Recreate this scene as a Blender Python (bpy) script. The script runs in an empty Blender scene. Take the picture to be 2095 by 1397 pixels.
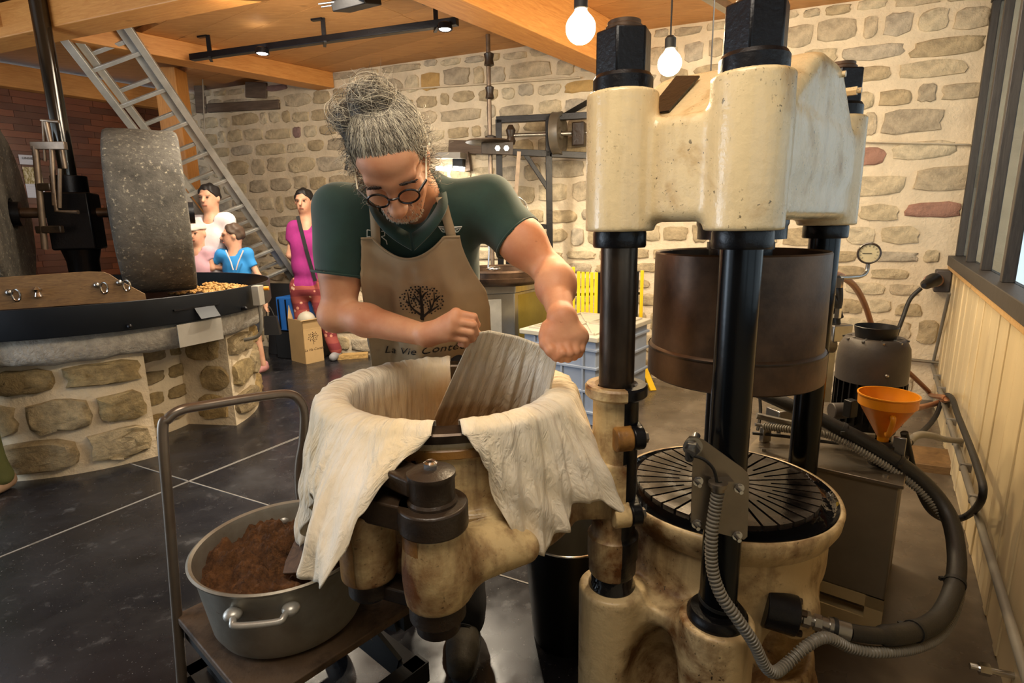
import bpy, math, random
import numpy as np
from mathutils import Vector, Matrix
V = Vector
R = math.radians
rng = random.Random(7)

# ---------------------------------------------------------------- camera
IW, IH, FPX = 2095.0, 1397.0, 1146.0
CAM = V((0, 0, 1.32)); PITCH = R(12.0); ROLL = R(1.0)
_f = V((0, math.cos(PITCH), -math.sin(PITCH)))
_r0 = V((1, 0, 0)); _u0 = V((0, math.sin(PITCH), math.cos(PITCH)))
_r = _r0 * math.cos(ROLL) - _u0 * math.sin(ROLL)
_u = _u0 * math.cos(ROLL) + _r0 * math.sin(ROLL)
sc = bpy.context.scene
col = sc.collection
cd = bpy.data.cameras.new('camera'); cam = bpy.data.objects.new('camera', cd); col.objects.link(cam)
cd.sensor_width = 36; cd.lens = FPX / IW * 36; cd.clip_start = .02
cam.matrix_world = Matrix(((_r.x, _u.x, -_f.x, CAM.x), (_r.y, _u.y, -_f.y, CAM.y), (_r.z, _u.z, -_f.z, CAM.z), (0, 0, 0, 1)))
sc.camera = cam
sc.view_settings.view_transform = 'Standard'; sc.view_settings.look = 'None'
sc.view_settings.gamma = 1; sc.view_settings.use_curve_mapping = False
sc.view_settings.exposure = 0.35

def ray(px, py): return _f * FPX + _r * (px - IW / 2) - _u * (py - IH / 2)
def P(px, py, Y):                      # point at horizontal distance Y
    d = ray(px, py); return CAM + d * (Y / d.y)
def FL(px, py, z=0.0):                 # point on the level z
    d = ray(px, py); return CAM + d * ((z - CAM.z) / d.z)
def proj(p):
    d = V(p) - CAM; zc = d.dot(_f); return (IW / 2 + FPX * d.dot(_r) / zc, IH / 2 - FPX * d.dot(_u) / zc)
def PL(px, py, o, n):                  # point on the plane through o with normal n
    d = ray(px, py); return CAM + d * ((V(o) - CAM).dot(n) / d.dot(n))

# ---------------------------------------------------------------- world and large lights
wd = bpy.data.worlds.new('world'); sc.world = wd; wd.use_nodes = True
bg = wd.node_tree.nodes['Background']; bg.inputs[0].default_value = (.80, .92, 1.0, 1); bg.inputs[1].default_value = 1.0
def area(name, loc, target, size, power, color, sy=None):
    l = bpy.data.lights.new(name, 'AREA'); l.energy = power; l.color = color; l.size = size
    if sy: l.shape = 'RECTANGLE'; l.size_y = sy
    o = bpy.data.objects.new(name, l); col.objects.link(o); o.location = loc
    o.rotation_euler = (V(target) - V(loc)).to_track_quat('-Z', 'Y').to_euler(); return o
area('ceiling_fill', (-.15, .6, 2.6), (0, 1.75, 1.0), 1.0, 28, (1, .88, .72))  # warm area fills added under the ceiling, no fitting stands for them
area('ceiling_fill', (-1.2, 3.3, 2.42), (-1.5, 4.6, .6), .8, 36, (1, .87, .70))
area('ceiling_fill', (1.3, 2.9, 2.5), (1.6, 3.9, .8), 1.0, 30, (1, .86, .66))
area('door_daylight', (-4.1, 1.5, 1.2), (-2.4, 3.0, .5), 1.6, 60, (.75, .87, 1), 2.0)

# ---------------------------------------------------------------- materials
def lin(h):
    h = h.lstrip('#'); c = [int(h[i:i + 2], 16) / 255 for i in (0, 2, 4)]
    return tuple(x / 12.92 if x < .04045 else ((x + .055) / 1.055) ** 2.4 for x in c)
MATS = {}
class NT:
    def __init__(s, name):
        m = bpy.data.materials.new(name); m.use_nodes = True; s.m = m; s.t = m.node_tree; s.b = s.t.nodes['Principled BSDF']
        MATS[name] = m
    def n(s, ty, **k):
        x = s.t.nodes.new(ty)
        for a, b in k.items():
            if a.startswith('i_'):
                kk = a[2:]; x.inputs[int(kk) if kk.isdigit() else kk.replace('_', ' ')].default_value = b
            else: setattr(x, a, b)
        return x
    def l(s, a, b): s.t.links.new(a, b)
    def coord(s, kind='Object', scale=(1, 1, 1)):
        c = s.n('ShaderNodeTexCoord'); mp = s.n('ShaderNodeMapping'); mp.inputs['Scale'].default_value = scale
        s.l(c.outputs[kind], mp.inputs[0]); return mp.outputs[0]
    def noise(s, vec, sc_, det=4, rough=.6, dist=0):
        x = s.n('ShaderNodeTexNoise', i_Scale=sc_, i_Detail=det, i_Roughness=rough, i_Distortion=dist); s.l(vec, x.inputs['Vector']); return x.outputs['Fac']
    def ramp(s, fac, stops):
        r = s.n('ShaderNodeValToRGB'); e = r.color_ramp.elements
        while len(e) < len(stops): e.new(.5)
        for k, (p, c) in enumerate(stops):
            e[k].position = p; e[k].color = (c[0], c[1], c[2], 1) if not isinstance(c, (int, float)) else (c, c, c, 1)
        s.l(fac, r.inputs[0]); return r.outputs[0]
    def mix(s, fac, a, b, mode='MIX'):
        x = s.n('ShaderNodeMix', data_type='RGBA', blend_type=mode)
        for i, q in ((0, fac), (6, a), (7, b)):
            if isinstance(q, (int, float)): x.inputs[i].default_value = q
            elif isinstance(q, tuple): x.inputs[i].default_value = (q[0], q[1], q[2], 1)
            else: s.l(q, x.inputs[i])
        return x.outputs[2]
    def bump(s, h, st=.3, dist=.01, prev=None):
        b = s.n('ShaderNodeBump', i_Strength=st, i_Distance=dist); s.l(h, b.inputs['Height'])
        if prev: s.l(prev, b.inputs['Normal'])
        s.l(b.outputs[0], s.b.inputs['Normal']); return b.outputs[0]
    def col(s, c):
        if isinstance(c, tuple): s.b.inputs['Base Color'].default_value = (c[0], c[1], c[2], 1)
        else: s.l(c, s.b.inputs['Base Color'])
    def set(s, rough=.5, metal=0, **k):
        s.b.inputs['Roughness'].default_value = rough; s.b.inputs['Metallic'].default_value = metal
        for a, b in k.items(): s.b.inputs[a.replace('_', ' ')].default_value = b
        return s.m

def basic(name, c, rough=.5, metal=0, var=.25, scale=8, bump=.0, bscale=60, c2=None, bd=.004, stretch=(1, 1, 1), rnd=0, **k):
    """mottled colour: c with darker/lighter clouds (or second colour c2), optional fine bump, optional tint per object"""
    n = NT(name); v = n.coord('Object', stretch); c = lin(c)
    f = n.noise(v, scale, 5, .6)
    d = lin(c2) if c2 else tuple(x * (1 - var) for x in c)
    cc = n.mix(n.ramp(f, [(.32, 0), (.68, 1)]), d, c)
    if rnd:
        oi = n.n('ShaderNodeObjectInfo'); hv = n.n('ShaderNodeHueSaturation')
        mr = n.n('ShaderNodeMapRange'); mr.inputs['To Min'].default_value = 1 - rnd; mr.inputs['To Max'].default_value = 1 + rnd
        n.l(oi.outputs['Random'], mr.inputs[0]); n.l(mr.outputs[0], hv.inputs['Value']); n.l(cc, hv.inputs['Color']); cc = hv.outputs[0]
    n.col(cc)
    if bump: n.bump(n.noise(v, bscale, 4, .6), bump, bd)
    return n.set(rough, metal, **k)

def paint(name, c, rust, amount=.5, rough=.38, speck=True, fac=1):
    """old gloss paint over iron: clouds of grease and rust, dark specks, brushed relief"""
    n = NT(name); v = n.coord(); c = lin(c); ru = lin(rust)
    a = n.noise(v, 7, 6, .62, .3); b = n.noise(n.coord('Object', (14, 14, 2.2)), 1.3, 4, .6)
    big = n.ramp(a, [(.60 - .2 * amount, 0), (.74 - .14 * amount, 1)])
    strk = n.ramp(b, [(.5, 0), (.78, 1)])
    cc = n.mix(big, c, ru)
    cc = n.mix(n.mix(1.0, strk, (amount, amount, amount), 'MULTIPLY'), cc, tuple(x * .55 for x in ru))
    if speck:
        sp = n.ramp(n.noise(v, 130, 2, .5), [(.66, 0), (.71, 1)]); sp = n.mix(1.0, sp, n.ramp(a, [(.4, 0), (.6, 1)]), 'MULTIPLY')
        cc = n.mix(sp, cc, (.03, .018, .008))
    n.col(cc); h = n.noise(v, 34, 4, .6)
    n.bump(h, .35, .006); n.l(n.ramp(a, [(.3, rough - .1), (.75, rough + .25)]), n.b.inputs['Roughness'])
    n.set(rough); return n.m

def wood(name, c, c2, scale=(1.2, 14, 14), rough=.5, rnd=.12, knots=True, grain=6):
    n = NT(name); v = n.coord('Object', scale)
    f = n.noise(v, grain, 6, .65, 1.2); cc = n.mix(n.ramp(f, [(.3, 0), (.7, 1)]), lin(c2), lin(c))
    if knots:
        k = n.n('ShaderNodeTexVoronoi', i_Scale=2.2); n.l(n.coord('Object', (1, 2.2, 2.2)), k.inputs['Vector'])
        cc = n.mix(n.ramp(k.outputs['Distance'], [(.03, .8), (.09, 0)]), cc, tuple(x * .35 for x in lin(c2)))
    if rnd:
        oi = n.n('ShaderNodeObjectInfo'); hv = n.n('ShaderNodeHueSaturation'); mr = n.n('ShaderNodeMapRange')
        mr.inputs['To Min'].default_value = 1 - rnd; mr.inputs['To Max'].default_value = 1 + rnd
        n.l(oi.outputs['Random'], mr.inputs[0]); n.l(mr.outputs[0], hv.inputs['Value']); n.l(cc, hv.inputs['Color']); cc = hv.outputs[0]
    n.col(cc); n.bump(f, .12, .003); return n.set(rough)

def stone(name, cs, rough=.9, bump=.9, scale=14, bd=.02):
    """rough stone; tint picked per object from the colours cs"""
    n = NT(name); oi = n.n('ShaderNodeObjectInfo'); st = [(k / len(cs), lin(c)) for k, c in enumerate(cs)]
    r = n.n('ShaderNodeValToRGB'); r.color_ramp.interpolation = 'CONSTANT'; e = r.color_ramp.elements
    while len(e) < len(st): e.new(.5)
    for k, (p, c) in enumerate(st): e[k].position = p; e[k].color = (*c, 1)
    n.l(oi.outputs['Random'], r.inputs[0]); v = n.coord('Generated', (3, 3, 3)) if False else n.coord()
    a = n.noise(v, scale, 7, .68); f = n.ramp(a, [(.3, .55), (.7, 1.12)])
    n.col(n.mix(1.0, r.outputs[0], f, 'MULTIPLY'))
    n.bump(n.noise(v, scale * 1.7, 8, .7), bump, bd); return n.set(rough)

M = MATS
basic('black_iron', '16161a', .32, .4, .4, 9, .25, 70)
basic('black_column', '0d1014', .22, .5, .3, 6, .06, 40)
basic('brown_steel', '6b523d', .45, .55, .45, 6, .2, 40, c2='35271c')
basic('worn_steel', '5a4c3e', .33, .75, .4, 7, .15, 60, c2='2a221c', stretch=(1, 1, .4))
basic('steel', 'a9a7a2', .3, .95, .25, 12)
basic('chrome', 'cfcfcf', .14, 1, .1, 10)
basic('aluminium', 'c6c4bc', .36, .5, .3, 9, .1, 80)
basic('dull_aluminium', 'a8a498', .42, .55, .35, 7, .15, 50, c2='857d6e')
basic('stainless', 'a8a49b', .28, .95, .2, 5, .05, 30, stretch=(1, 8, 1))
basic('stainless_plate', '8f8577', .34, .9, .25, 8)
basic('rubber', '141414', .6, 0, .3, 10, .2, 90)
basic('hose', '211f1c', .5, 0, .35, 9, .2, 160)
basic('grey_conduit', '7d786d', .45, 0, .2, 9)
basic('copper_pipe', 'a9714a', .4, .35, .3, 9)
basic('motor_black', '151312', .45, .2, .3, 9, .15, 70)
basic('motor_grey', '4a4440', .5, .1, .3, 9, .15, 70)
basic('orange_plastic', 'd98a12', .38, 0, .2, 7, .05, 40, Subsurface_Weight=.05)
paint('cream_head', 'dfc799', 'b08a52', .3, .22, True)
paint('cream_base', 'c6ae82', '68441c', .72, .4, True)
paint('cream_tub', 'd0b684', '6e4014', .95, .40, True)
paint('cream_tub_brown', '9a6d34', '5e3a14', .75, .4, True)
paint('iron_brown', '34281d', '150e09', .5, .34, False)

# ---------------------------------------------------------------- mesh helpers
def basis(d, up=(0, 0, 1)):
    d = V(d).normalized(); u = V(up)
    if abs(d.dot(u)) > .98: u = V((1, 0, 0))
    x = u.cross(d).normalized(); y = d.cross(x); return x, y, d
def cr(pts, n=8, closed=False):        # Catmull-Rom through points
    p = [V(q) for q in pts]; out = []; m = len(p)
    for i in range(m if closed else m - 1):
        g = (lambda k: p[k % m]) if closed else (lambda k: p[min(max(k, 0), m - 1)])
        a, b, c, d = g(i - 1), g(i), g(i + 1), g(i + 2)
        for k in range(n):
            t = k / n
            out.append(.5 * (2 * b + (c - a) * t + (2 * a - 5 * b + 4 * c - d) * t * t + (3 * b - a - 3 * c + d) * t ** 3))
    if not closed: out.append(p[-1])
    return out
class MB:
    def __init__(s): s.v = []; s.f = []
    def add(s, v, f):
        o = len(s.v); s.v += [tuple(q) for q in v]; s.f += [tuple(i + o for i in q) for q in f]; return s
    def box(s, c, size, rz=0, M3=None):
        c = V(c); m = M3 or Matrix.Rotation(rz, 3, 'Z'); a, b, h = (q / 2 for q in size)
        vs = [c + m @ V((x * a, y * b, z * h)) for x in (-1, 1) for y in (-1, 1) for z in (-1, 1)]
        return s.add(vs, [(0, 1, 3, 2), (4, 6, 7, 5), (0, 4, 5, 1), (2, 3, 7, 6), (0, 2, 6, 4), (1, 5, 7, 3)])
    def bar(s, p, q, w, h, up=(0, 0, 1)):
        p, q = V(p), V(q); x, y, d = basis(q - p, up)
        vs = [a + x * (i * w / 2) + y * (j * h / 2) for a in (p, q) for i in (-1, 1) for j in (-1, 1)]
        return s.add(vs, [(0, 1, 3, 2), (4, 6, 7, 5), (0, 4, 5, 1), (2, 3, 7, 6), (0, 2, 6, 4), (1, 5, 7, 3)])
    def hull8(s, a, b):                # box from two quads
        vs = list(a) + list(b)
        return s.add(vs, [(3, 2, 1, 0), (4, 5, 6, 7)] + [(i, (i + 1) % 4, (i + 1) % 4 + 4, i + 4) for i in range(4)])
    def loft(s, rings, cap=True, closed=True):
        n = len(rings[0]); vs = [q for r in rings for q in r]; fs = []
        for k in range(len(rings) - 1):
            for i in range(n if closed else n - 1):
                j = (i + 1) % n; fs.append((k * n + i, k * n + j, (k + 1) * n + j, (k + 1) * n + i))
        if cap: fs.append(tuple(range(n - 1, -1, -1))); fs.append(tuple((len(rings) - 1) * n + i for i in range(n)))
        return s.add(vs, fs)
    def cyl(s, p, q, r, r2=None, n=24, cap=True, rot=0):
        p, q = V(p), V(q); x, y, d = basis(q - p); r2 = r if r2 is None else r2
        an = [rot + 2 * math.pi * i / n for i in range(n)]
        return s.loft([[a + x * (rr * math.cos(t)) + y * (rr * math.sin(t)) for t in an] for a, rr in ((p, r), (q, r2))], cap)
    def lathe(s, prof, c=(0, 0, 0), n=40, d=(0, 0, 1), cap=True, a0=0, a1=None, rot=0):
        c = V(c); x, y, d = basis(d) if tuple(d) != (0, 0, 1) else (V((1, 0, 0)), V((0, 1, 0)), V((0, 0, 1)))
        full = a1 is None; an = [rot + (a0 + (2 * math.pi if full else a1 - a0) * i / (n if full else n - 1)) for i in range(n)]
        return s.loft([[c + d * z + x * (r * math.cos(t)) + y * (r * math.sin(t)) for t in an] for r, z in prof], cap and full, full)
    def tube(s, pts, r, n=8, cap=True, sm=0, closed=False):
        p = cr(pts, sm, closed) if sm else [V(q) for q in pts]; rings = []; x = None
        for i, q in enumerate(p):
            a = p[i - 1] if i or closed else q; b = p[(i + 1) % len(p)] if (i < len(p) - 1 or closed) else q
            d = (b - a).normalized() if (b - a).length > 1e-9 else V((0, 0, 1))
            if x is None: x, y, _ = basis(d)
            else: x = (x - d * x.dot(d)).normalized()
            y = d.cross(x); rr = r[i] if isinstance(r, (list, tuple)) else (r(i / max(1, len(p) - 1)) if callable(r) else r)
            rings.append([q + x * (rr * math.cos(2 * math.pi * k / n)) + y * (rr * math.sin(2 * math.pi * k / n)) for k in range(n)])
        if closed: rings.append(rings[0])
        return s.loft(rings, cap and not closed)
    def prism(s, poly, o, ux, uy, t):  # polygon (2D) in plane o,ux,uy extruded by t along ux x uy
        o, ux, uy = V(o), V(ux).normalized(), V(uy).normalized(); w = ux.cross(uy) * t
        a = [o + ux * x + uy * y for x, y in poly]; return s.loft([a, [q + w for q in a]])
    def ell(s, c, r, n=16, m=10, M3=None):
        c = V(c); r = (r, r, r) if isinstance(r, (int, float)) else r; rings = []
        for k in range(m + 1):
            t = math.pi * k / m; rings.append([V((r[0] * math.sin(max(t, 1e-3) if k < m else 1e-3) * math.cos(2 * math.pi * i / n), r[1] * math.sin(max(t, 1e-3) if k < m else 1e-3) * math.sin(2 * math.pi * i / n), r[2] * -math.cos(t))) for i in range(n)])
        return s.loft([[c + ((M3 @ q) if M3 else q) for q in rg] for rg in rings])
    def hexn(s, p, q, r, n=6): return s.cyl(p, q, r, n=n)
    def surf(s, fn, nu, nv, closed=False):
        return s.add([fn(i / (nu if closed else nu - 1), j / (nv - 1)) for j in range(nv) for i in range(nu)],
                     [(j * nu + i, j * nu + (i + 1) % nu, (j + 1) * nu + (i + 1) % nu, (j + 1) * nu + i) for j in range(nv - 1) for i in range(nu if closed else nu - 1)])

ORG = {}
def link(o, parent):
    col.objects.link(o)
    if parent is not None: o.parent = parent
def obj(name, mb, mat, parent=None, smooth=38, bevel=0, solid=0, sub=0, loc=None, seg=2):
    """one mesh object; coordinates are given in world space, stored relative to the thing's origin"""
    org = ORG[parent.name] if parent is not None else V(loc or (0, 0, 0))
    me = bpy.data.meshes.new(name)
    if isinstance(mb, MB): vs = [(x - org.x, y - org.y, z - org.z) for x, y, z in mb.v]; fs = mb.f
    else: vs = (np.asarray(mb[0]) - np.array(org)).tolist(); fs = mb[1] if isinstance(mb[1], list) else mb[1].tolist()
    me.from_pydata(vs, [], fs); me.validate()
    import bmesh
    if isinstance(mb, MB):
        b = bmesh.new(); b.from_mesh(me); bmesh.ops.recalc_face_normals(b, faces=b.faces); b.to_mesh(me); b.free()
    if smooth:
        me.polygons.foreach_set('use_smooth', [True] * len(me.polygons))
        if smooth < 180: me.set_sharp_from_angle(angle=R(smooth))
    me.materials.append(MATS[mat])
    o = bpy.data.objects.new(name, me); link(o, parent); ORG[o.name] = org
    if parent is None: o.location = org
    if bevel:
        m = o.modifiers.new('bevel', 'BEVEL'); m.width = bevel; m.segments = seg; m.limit_method = 'ANGLE'; m.angle_limit = R(35)
    if solid: m = o.modifiers.new('solid', 'SOLIDIFY'); m.thickness = solid; m.offset = 0
    if sub: m = o.modifiers.new('sub', 'SUBSURF'); m.levels = sub; m.render_levels = sub
    return o
def piece(name, me, parent, loc, rot=None, scale=None):      # shares mesh data; loc in world
    o = bpy.data.objects.new(name, me); link(o, parent); o.location = V(loc) - ORG[parent.name]
    if rot is not None: o.rotation_euler = rot
    if scale is not None: o.scale = scale
    return o
def tag(o, label, cat, group=None):
    o['label'] = label; o['category'] = cat
    if group: o['group'] = group
    return o
def thing(name, label, cat, loc, group=None):
    o = bpy.data.objects.new(name, None); col.objects.link(o); o.location = V(loc); o.empty_display_size = .05
    ORG[o.name] = V(loc); return tag(o, label, cat, group)
def struct(o): o['kind'] = 'structure'; return o
def root(name, loc=(0, 0, 0)):
    o = bpy.data.objects.new(name, None); col.objects.link(o); o.location = loc; ORG[o.name] = V(loc); return struct(o)
def text_mesh(body, size, o, ux, uy, mat, parent, name='lettering', shear=0, thick=.0006, align='CENTER', spacing=1):
    cu = bpy.data.curves.new(name, 'FONT'); cu.body = body; cu.size = size; cu.align_x = align; cu.extrude = thick; cu.shear = shear; cu.space_character = spacing
    t = bpy.data.objects.new(name, cu); col.objects.link(t); bpy.context.view_layer.update()
    me = bpy.data.meshes.new_from_object(t.evaluated_get(bpy.context.evaluated_depsgraph_get()))
    bpy.data.objects.remove(t); ux, uy = V(ux).normalized(), V(uy).normalized(); w = ux.cross(uy)
    vs = [V(o) + ux * q.co.x + uy * q.co.y + w * q.co.z for q in me.vertices]; fs = [tuple(p.vertices) for p in me.polygons]
    bpy.data.meshes.remove(me); b = MB(); b.add(vs, fs); o_ = obj(name, b, mat, parent, smooth=0); o_['kind'] = 'stuff'; return o_

# ---------------------------------------------------------------- signed distance fields -> smooth meshes
class Sdf:
    """smooth union of capsules and ellipsoids on a grid; meshed with surface nets"""
    def __init__(s, lo, hi, h):
        s.lo = np.array(lo, float); s.h = h; s.n = np.ceil((np.array(hi) - s.lo) / h).astype(int) + 1
        s.d = np.full(s.n, .15, np.float32)
        s.ax = [(s.lo[i] + h * np.arange(s.n[i])).astype(np.float32) for i in range(3)]
    def sl(s, lo, hi):
        a = np.clip(np.floor((np.array(lo) - s.lo) / s.h).astype(int), 0, s.n); b = np.clip(np.ceil((np.array(hi) - s.lo) / s.h).astype(int) + 1, 0, s.n)
        return tuple(slice(i, j) for i, j in zip(a, b))
    def pts(s, q): return np.meshgrid(*[s.ax[i][q[i]] for i in range(3)], indexing='ij', sparse=True)
    def comb(s, q, d, k, mode='u'):
        a = s.d[q]
        if mode == 'u': hh = np.maximum(k - np.abs(a - d), 0) / k; s.d[q] = np.minimum(a, d) - hh * hh * k * .25
        else: d = -d; hh = np.maximum(k - np.abs(a - d), 0) / k; s.d[q] = np.maximum(a, d) + hh * hh * k * .25
        return s
    def cap(s, a, b, ra, rb=None, k=.02, mode='u', sx=None):
        a, b = np.array(a, float), np.array(b, float); rb = ra if rb is None else rb; m = max(ra, rb) + k + .03
        q = s.sl(np.minimum(a, b) - m, np.maximum(a, b) + m)
        if any(x.stop <= x.start for x in q): return s
        X, Y, Z = s.pts(q); ab = b - a; L = max(ab @ ab, 1e-9)
        t = np.clip(((X - a[0]) * ab[0] + (Y - a[1]) * ab[1] + (Z - a[2]) * ab[2]) / L, 0, 1)
        d = np.sqrt((X - a[0] - t * ab[0]) ** 2 + (Y - a[1] - t * ab[1]) ** 2 + (Z - a[2] - t * ab[2]) ** 2) - (ra + (rb - ra) * t)
        return s.comb(q, d, k, mode)
    def ell(s, c, r, k=.02, M3=None, mode='u'):
        c = np.array(c, float); r = np.array(r if hasattr(r, '__len__') else (r, r, r), float); m = r.max() + k + .03
        q = s.sl(c - m, c + m)
        if any(x.stop <= x.start for x in q): return s
        X, Y, Z = s.pts(q); X, Y, Z = X - c[0], Y - c[1], Z - c[2]
        if M3 is not None:
            A = np.array(M3).T; X, Y, Z = (A[0, 0] * X + A[0, 1] * Y + A[0, 2] * Z, A[1, 0] * X + A[1, 1] * Y + A[1, 2] * Z, A[2, 0] * X + A[2, 1] * Y + A[2, 2] * Z)
        k0 = np.sqrt((X / r[0]) ** 2 + (Y / r[1]) ** 2 + (Z / r[2]) ** 2); k1 = np.sqrt((X / r[0] ** 2) ** 2 + (Y / r[1] ** 2) ** 2 + (Z / r[2] ** 2) ** 2)
        return s.comb(q, k0 * (k0 - 1) / np.maximum(k1, 1e-6), k, mode)
    def plane(s, o, n, near=None, rad=None, k=.006):      # remove the side the normal points to
        o = np.array(o, float); n = np.array(n, float); n /= np.linalg.norm(n)
        q = s.sl(np.array(near) - rad, np.array(near) + rad) if near is not None else tuple(slice(0, m) for m in s.n)
        X, Y, Z = s.pts(q); d = (X - o[0]) * n[0] + (Y - o[1]) * n[1] + (Z - o[2]) * n[2]
        s.d[q] = np.maximum(s.d[q], d); return s
    def wrinkle(s, amp, fr, ph=0, dirs=((1, .3, .6), (-.4, .2, 1))):
        X, Y, Z = s.pts(tuple(slice(0, m) for m in s.n)); w = 0
        for i, (a, b, c) in enumerate(dirs): w = w + np.sin(fr * (a * X + b * Y + c * Z) + ph + 1.7 * i + 1.5 * np.sin(fr * .37 * (c * X - a * Z + b * Y)))
        s.d += (amp * w).astype(np.float32); return s
    def at(s, p):
        i = np.clip(np.round((np.asarray(p) - s.lo) / s.h).astype(int), 0, s.n - 1); return s.d[tuple(i.T)] if i.ndim > 1 else s.d[tuple(i)]
    def mesh(s, it=1):
        d = s.d; ins = d < 0; nx, ny, nz = d.shape
        c = np.zeros((nx - 1, ny - 1, nz - 1), np.uint8)
        for i in (0, 1):
            for j in (0, 1):
                for k in (0, 1): c += ins[i:nx - 1 + i, j:ny - 1 + j, k:nz - 1 + k]
        act = np.argwhere((c > 0) & (c < 8)); idx = np.full(c.shape, -1, np.int32); idx[tuple(act.T)] = np.arange(len(act))
        acc = np.zeros((len(act), 3)); cnt = np.zeros(len(act)); cor = [(i, j, k) for i in (0, 1) for j in (0, 1) for k in (0, 1)]
        val = {o: d[act[:, 0] + o[0], act[:, 1] + o[1], act[:, 2] + o[2]] for o in cor}
        for a in cor:
            for ax in range(3):
                if a[ax] == 0:
                    b = list(a); b[ax] = 1; va, vb = val[a], val[tuple(b)]; m = (va < 0) != (vb < 0)
                    t = np.where(m, va / np.where(m, va - vb, 1), 0)
                    for x in range(3): acc[:, x] += np.where(m, a[x] + (t if x == ax else 0), 0)
                    cnt += m
        vs = s.lo + s.h * (act + acc / cnt[:, None]); fs = []
        for ax in range(3):
            b1, b2 = [(1, 2), (2, 0), (0, 1)][ax]; sl0 = [slice(None)] * 3; sl1 = [slice(None)] * 3; sl0[ax] = slice(0, -1); sl1[ax] = slice(1, None)
            cr_ = ins[tuple(sl0)] != ins[tuple(sl1)]; e = np.argwhere(cr_); e = e[(e[:, b1] > 0) & (e[:, b2] > 0) & (e[:, b1] < d.shape[b1] - 1) & (e[:, b2] < d.shape[b2] - 1)]
            fl = ins[tuple(e.T)]; q = []
            for o1, o2 in ((-1, -1), (0, -1), (0, 0), (-1, 0)):
                g = e.copy(); g[:, b1] += o1; g[:, b2] += o2; q.append(idx[tuple(g.T)])
            q = np.stack(q, 1); q[~fl] = q[~fl][:, ::-1]; fs.append(q)
        return vs, np.concatenate(fs)

# ---------------------------------------------------------------- room materials
CEIL = 2.74
def floor_mat():
    n = NT('polished_concrete'); v = n.coord()
    a = n.noise(v, 1.3, 6, .65, .6); b = n.noise(v, 9, 6, .7)
    dark = n.mix(n.ramp(a, [(.35, 0), (.72, 1)]), lin('131316'), lin('2a2a2f'))
    dark = n.mix(n.ramp(b, [(.58, 0), (.8, .55)]), dark, lin('6a6a6c'))
    sp = n.ramp(n.noise(v, 110, 2, .5), [(.69, 0), (.74, .5)]); dark = n.mix(sp, dark, lin('8c8a88'))
    raw = n.mix(n.ramp(n.noise(v, 2.4, 6, .65), [(.35, 0), (.7, 1)]), lin('463d33'), lin('6f6455'))
    sx = n.n('ShaderNodeSeparateXYZ'); n.l(v, sx.inputs[0])
    add = n.n('ShaderNodeMath', operation='MULTIPLY_ADD'); n.l(a, add.inputs[0]); add.inputs[1].default_value = .8; n.l(sx.outputs[0], add.inputs[2])
    cc = n.mix(n.ramp(add.outputs[0], [(.75, 0), (1.0, 1)]), dark, raw)
    wet = n.ramp(n.noise(v, 3, 5, .6), [(.35, .16), (.7, .42)])
    n.col(cc); n.l(wet, n.b.inputs['Roughness']); n.bump(b, .06, .004); return n.set(.3)
floor_mat()
basic('joint', '7e7a74', .6)
basic('mortar', 'd9c8ab', .95, 0, .2, 7, .7, 45, bd=.01)
stone('wall_stone', ['cdbb98', 'c4b395', 'd2c09e', 'b9aa90', 'd0be9f', 'c0ac88', 'd8c8a8', 'c2b59e'])
basic('purple_stone', '90756f', .9, 0, .3, 14, .8, 30, bd=.015)
basic('ochre_stone', 'b8955c', .9, 0, .3, 14, .8, 30, bd=.015)
basic('red_stone', 'a07866', .9, 0, .3, 14, .8, 30, bd=.015)
basic('dark_timber', '6b5a4b', .85, 0, .4, 10, .7, 30, stretch=(.3, 1, 3))
wood('beam_wood', 'd89a52', 'bd7a38', (1.0, 12, 12), .5, .06)
wood('ceiling_wood', 'cf9a5e', 'b07a42', (1.0, 12, 12), .55, .12)
wood('wall_board', '7a3f1e', '4e2410', (1.2, 14, 14), .38, .38, False)
basic('cream_panel', 'd8c49a', .5, 0, .18, 2.5, .08, 20, stretch=(1, 1, .25))
wood('panel_trim', 'd0ab74', 'b58a50', (1, 10, 10), .5, .05)
wood('dark_frame', '3d3936', '24211f', (12, 12, 1.0), .5, .1, False)
n_ = NT('window_glass'); n_.col((.9, .95, .95)); n_.set(.03, 0, Transmission_Weight=1.0, IOR=1.02)
basic('pale_plaster', 'b7aa95', .9)

# ---------------------------------------------------------------- floor, ceiling
WB_O = V((0, 5.09, 0)); WB_N = V((-.3665, -.930, 0)); WB_D = V((.930, -.3665, 0))
def WB(px, py, off=0): return PL(px, py, WB_O + WB_N * off, WB_N)
RW_A = V((3.055, 3.89, 0)); RW_D = V((-.55, -.835, 0)); RW_N = V((-.835, .55, 0))
def RW(px, py, off=0): return PL(px, py, RW_A + RW_N * off, RW_N)
LC = V((-3.60, 6.51, 0)); LW_D = V((-.574, -.819, 0)); LW_N = V((.819, -.574, 0))
b = MB(); b.box((-1.5, 1.8, -.06), (12, 11, .12)); fl = struct(obj('floor', b, 'polished_concrete', smooth=0))
def joint(p, q):
    p, q = FL(*p), FL(*q); d = (q - p).normalized(); a, c = p - d * .9, q + d * 2.0
    b = MB(); b.bar(a + V((0, 0, .0004)), c + V((0, 0, .0004)), .007, .003); obj('joint', b, 'joint', fl, smooth=0)
joint((259, 946), (544, 1032)); joint((200, 1059), (605, 896)); joint((0, 1140), (60, 1116))
ce = root('ceiling', (0, 0, CEIL))
BD = V((.813, -.582, 0)); BP = V((.582, .813, 0))            # boards run across, beams run into depth
rngc = random.Random(3)
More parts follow.
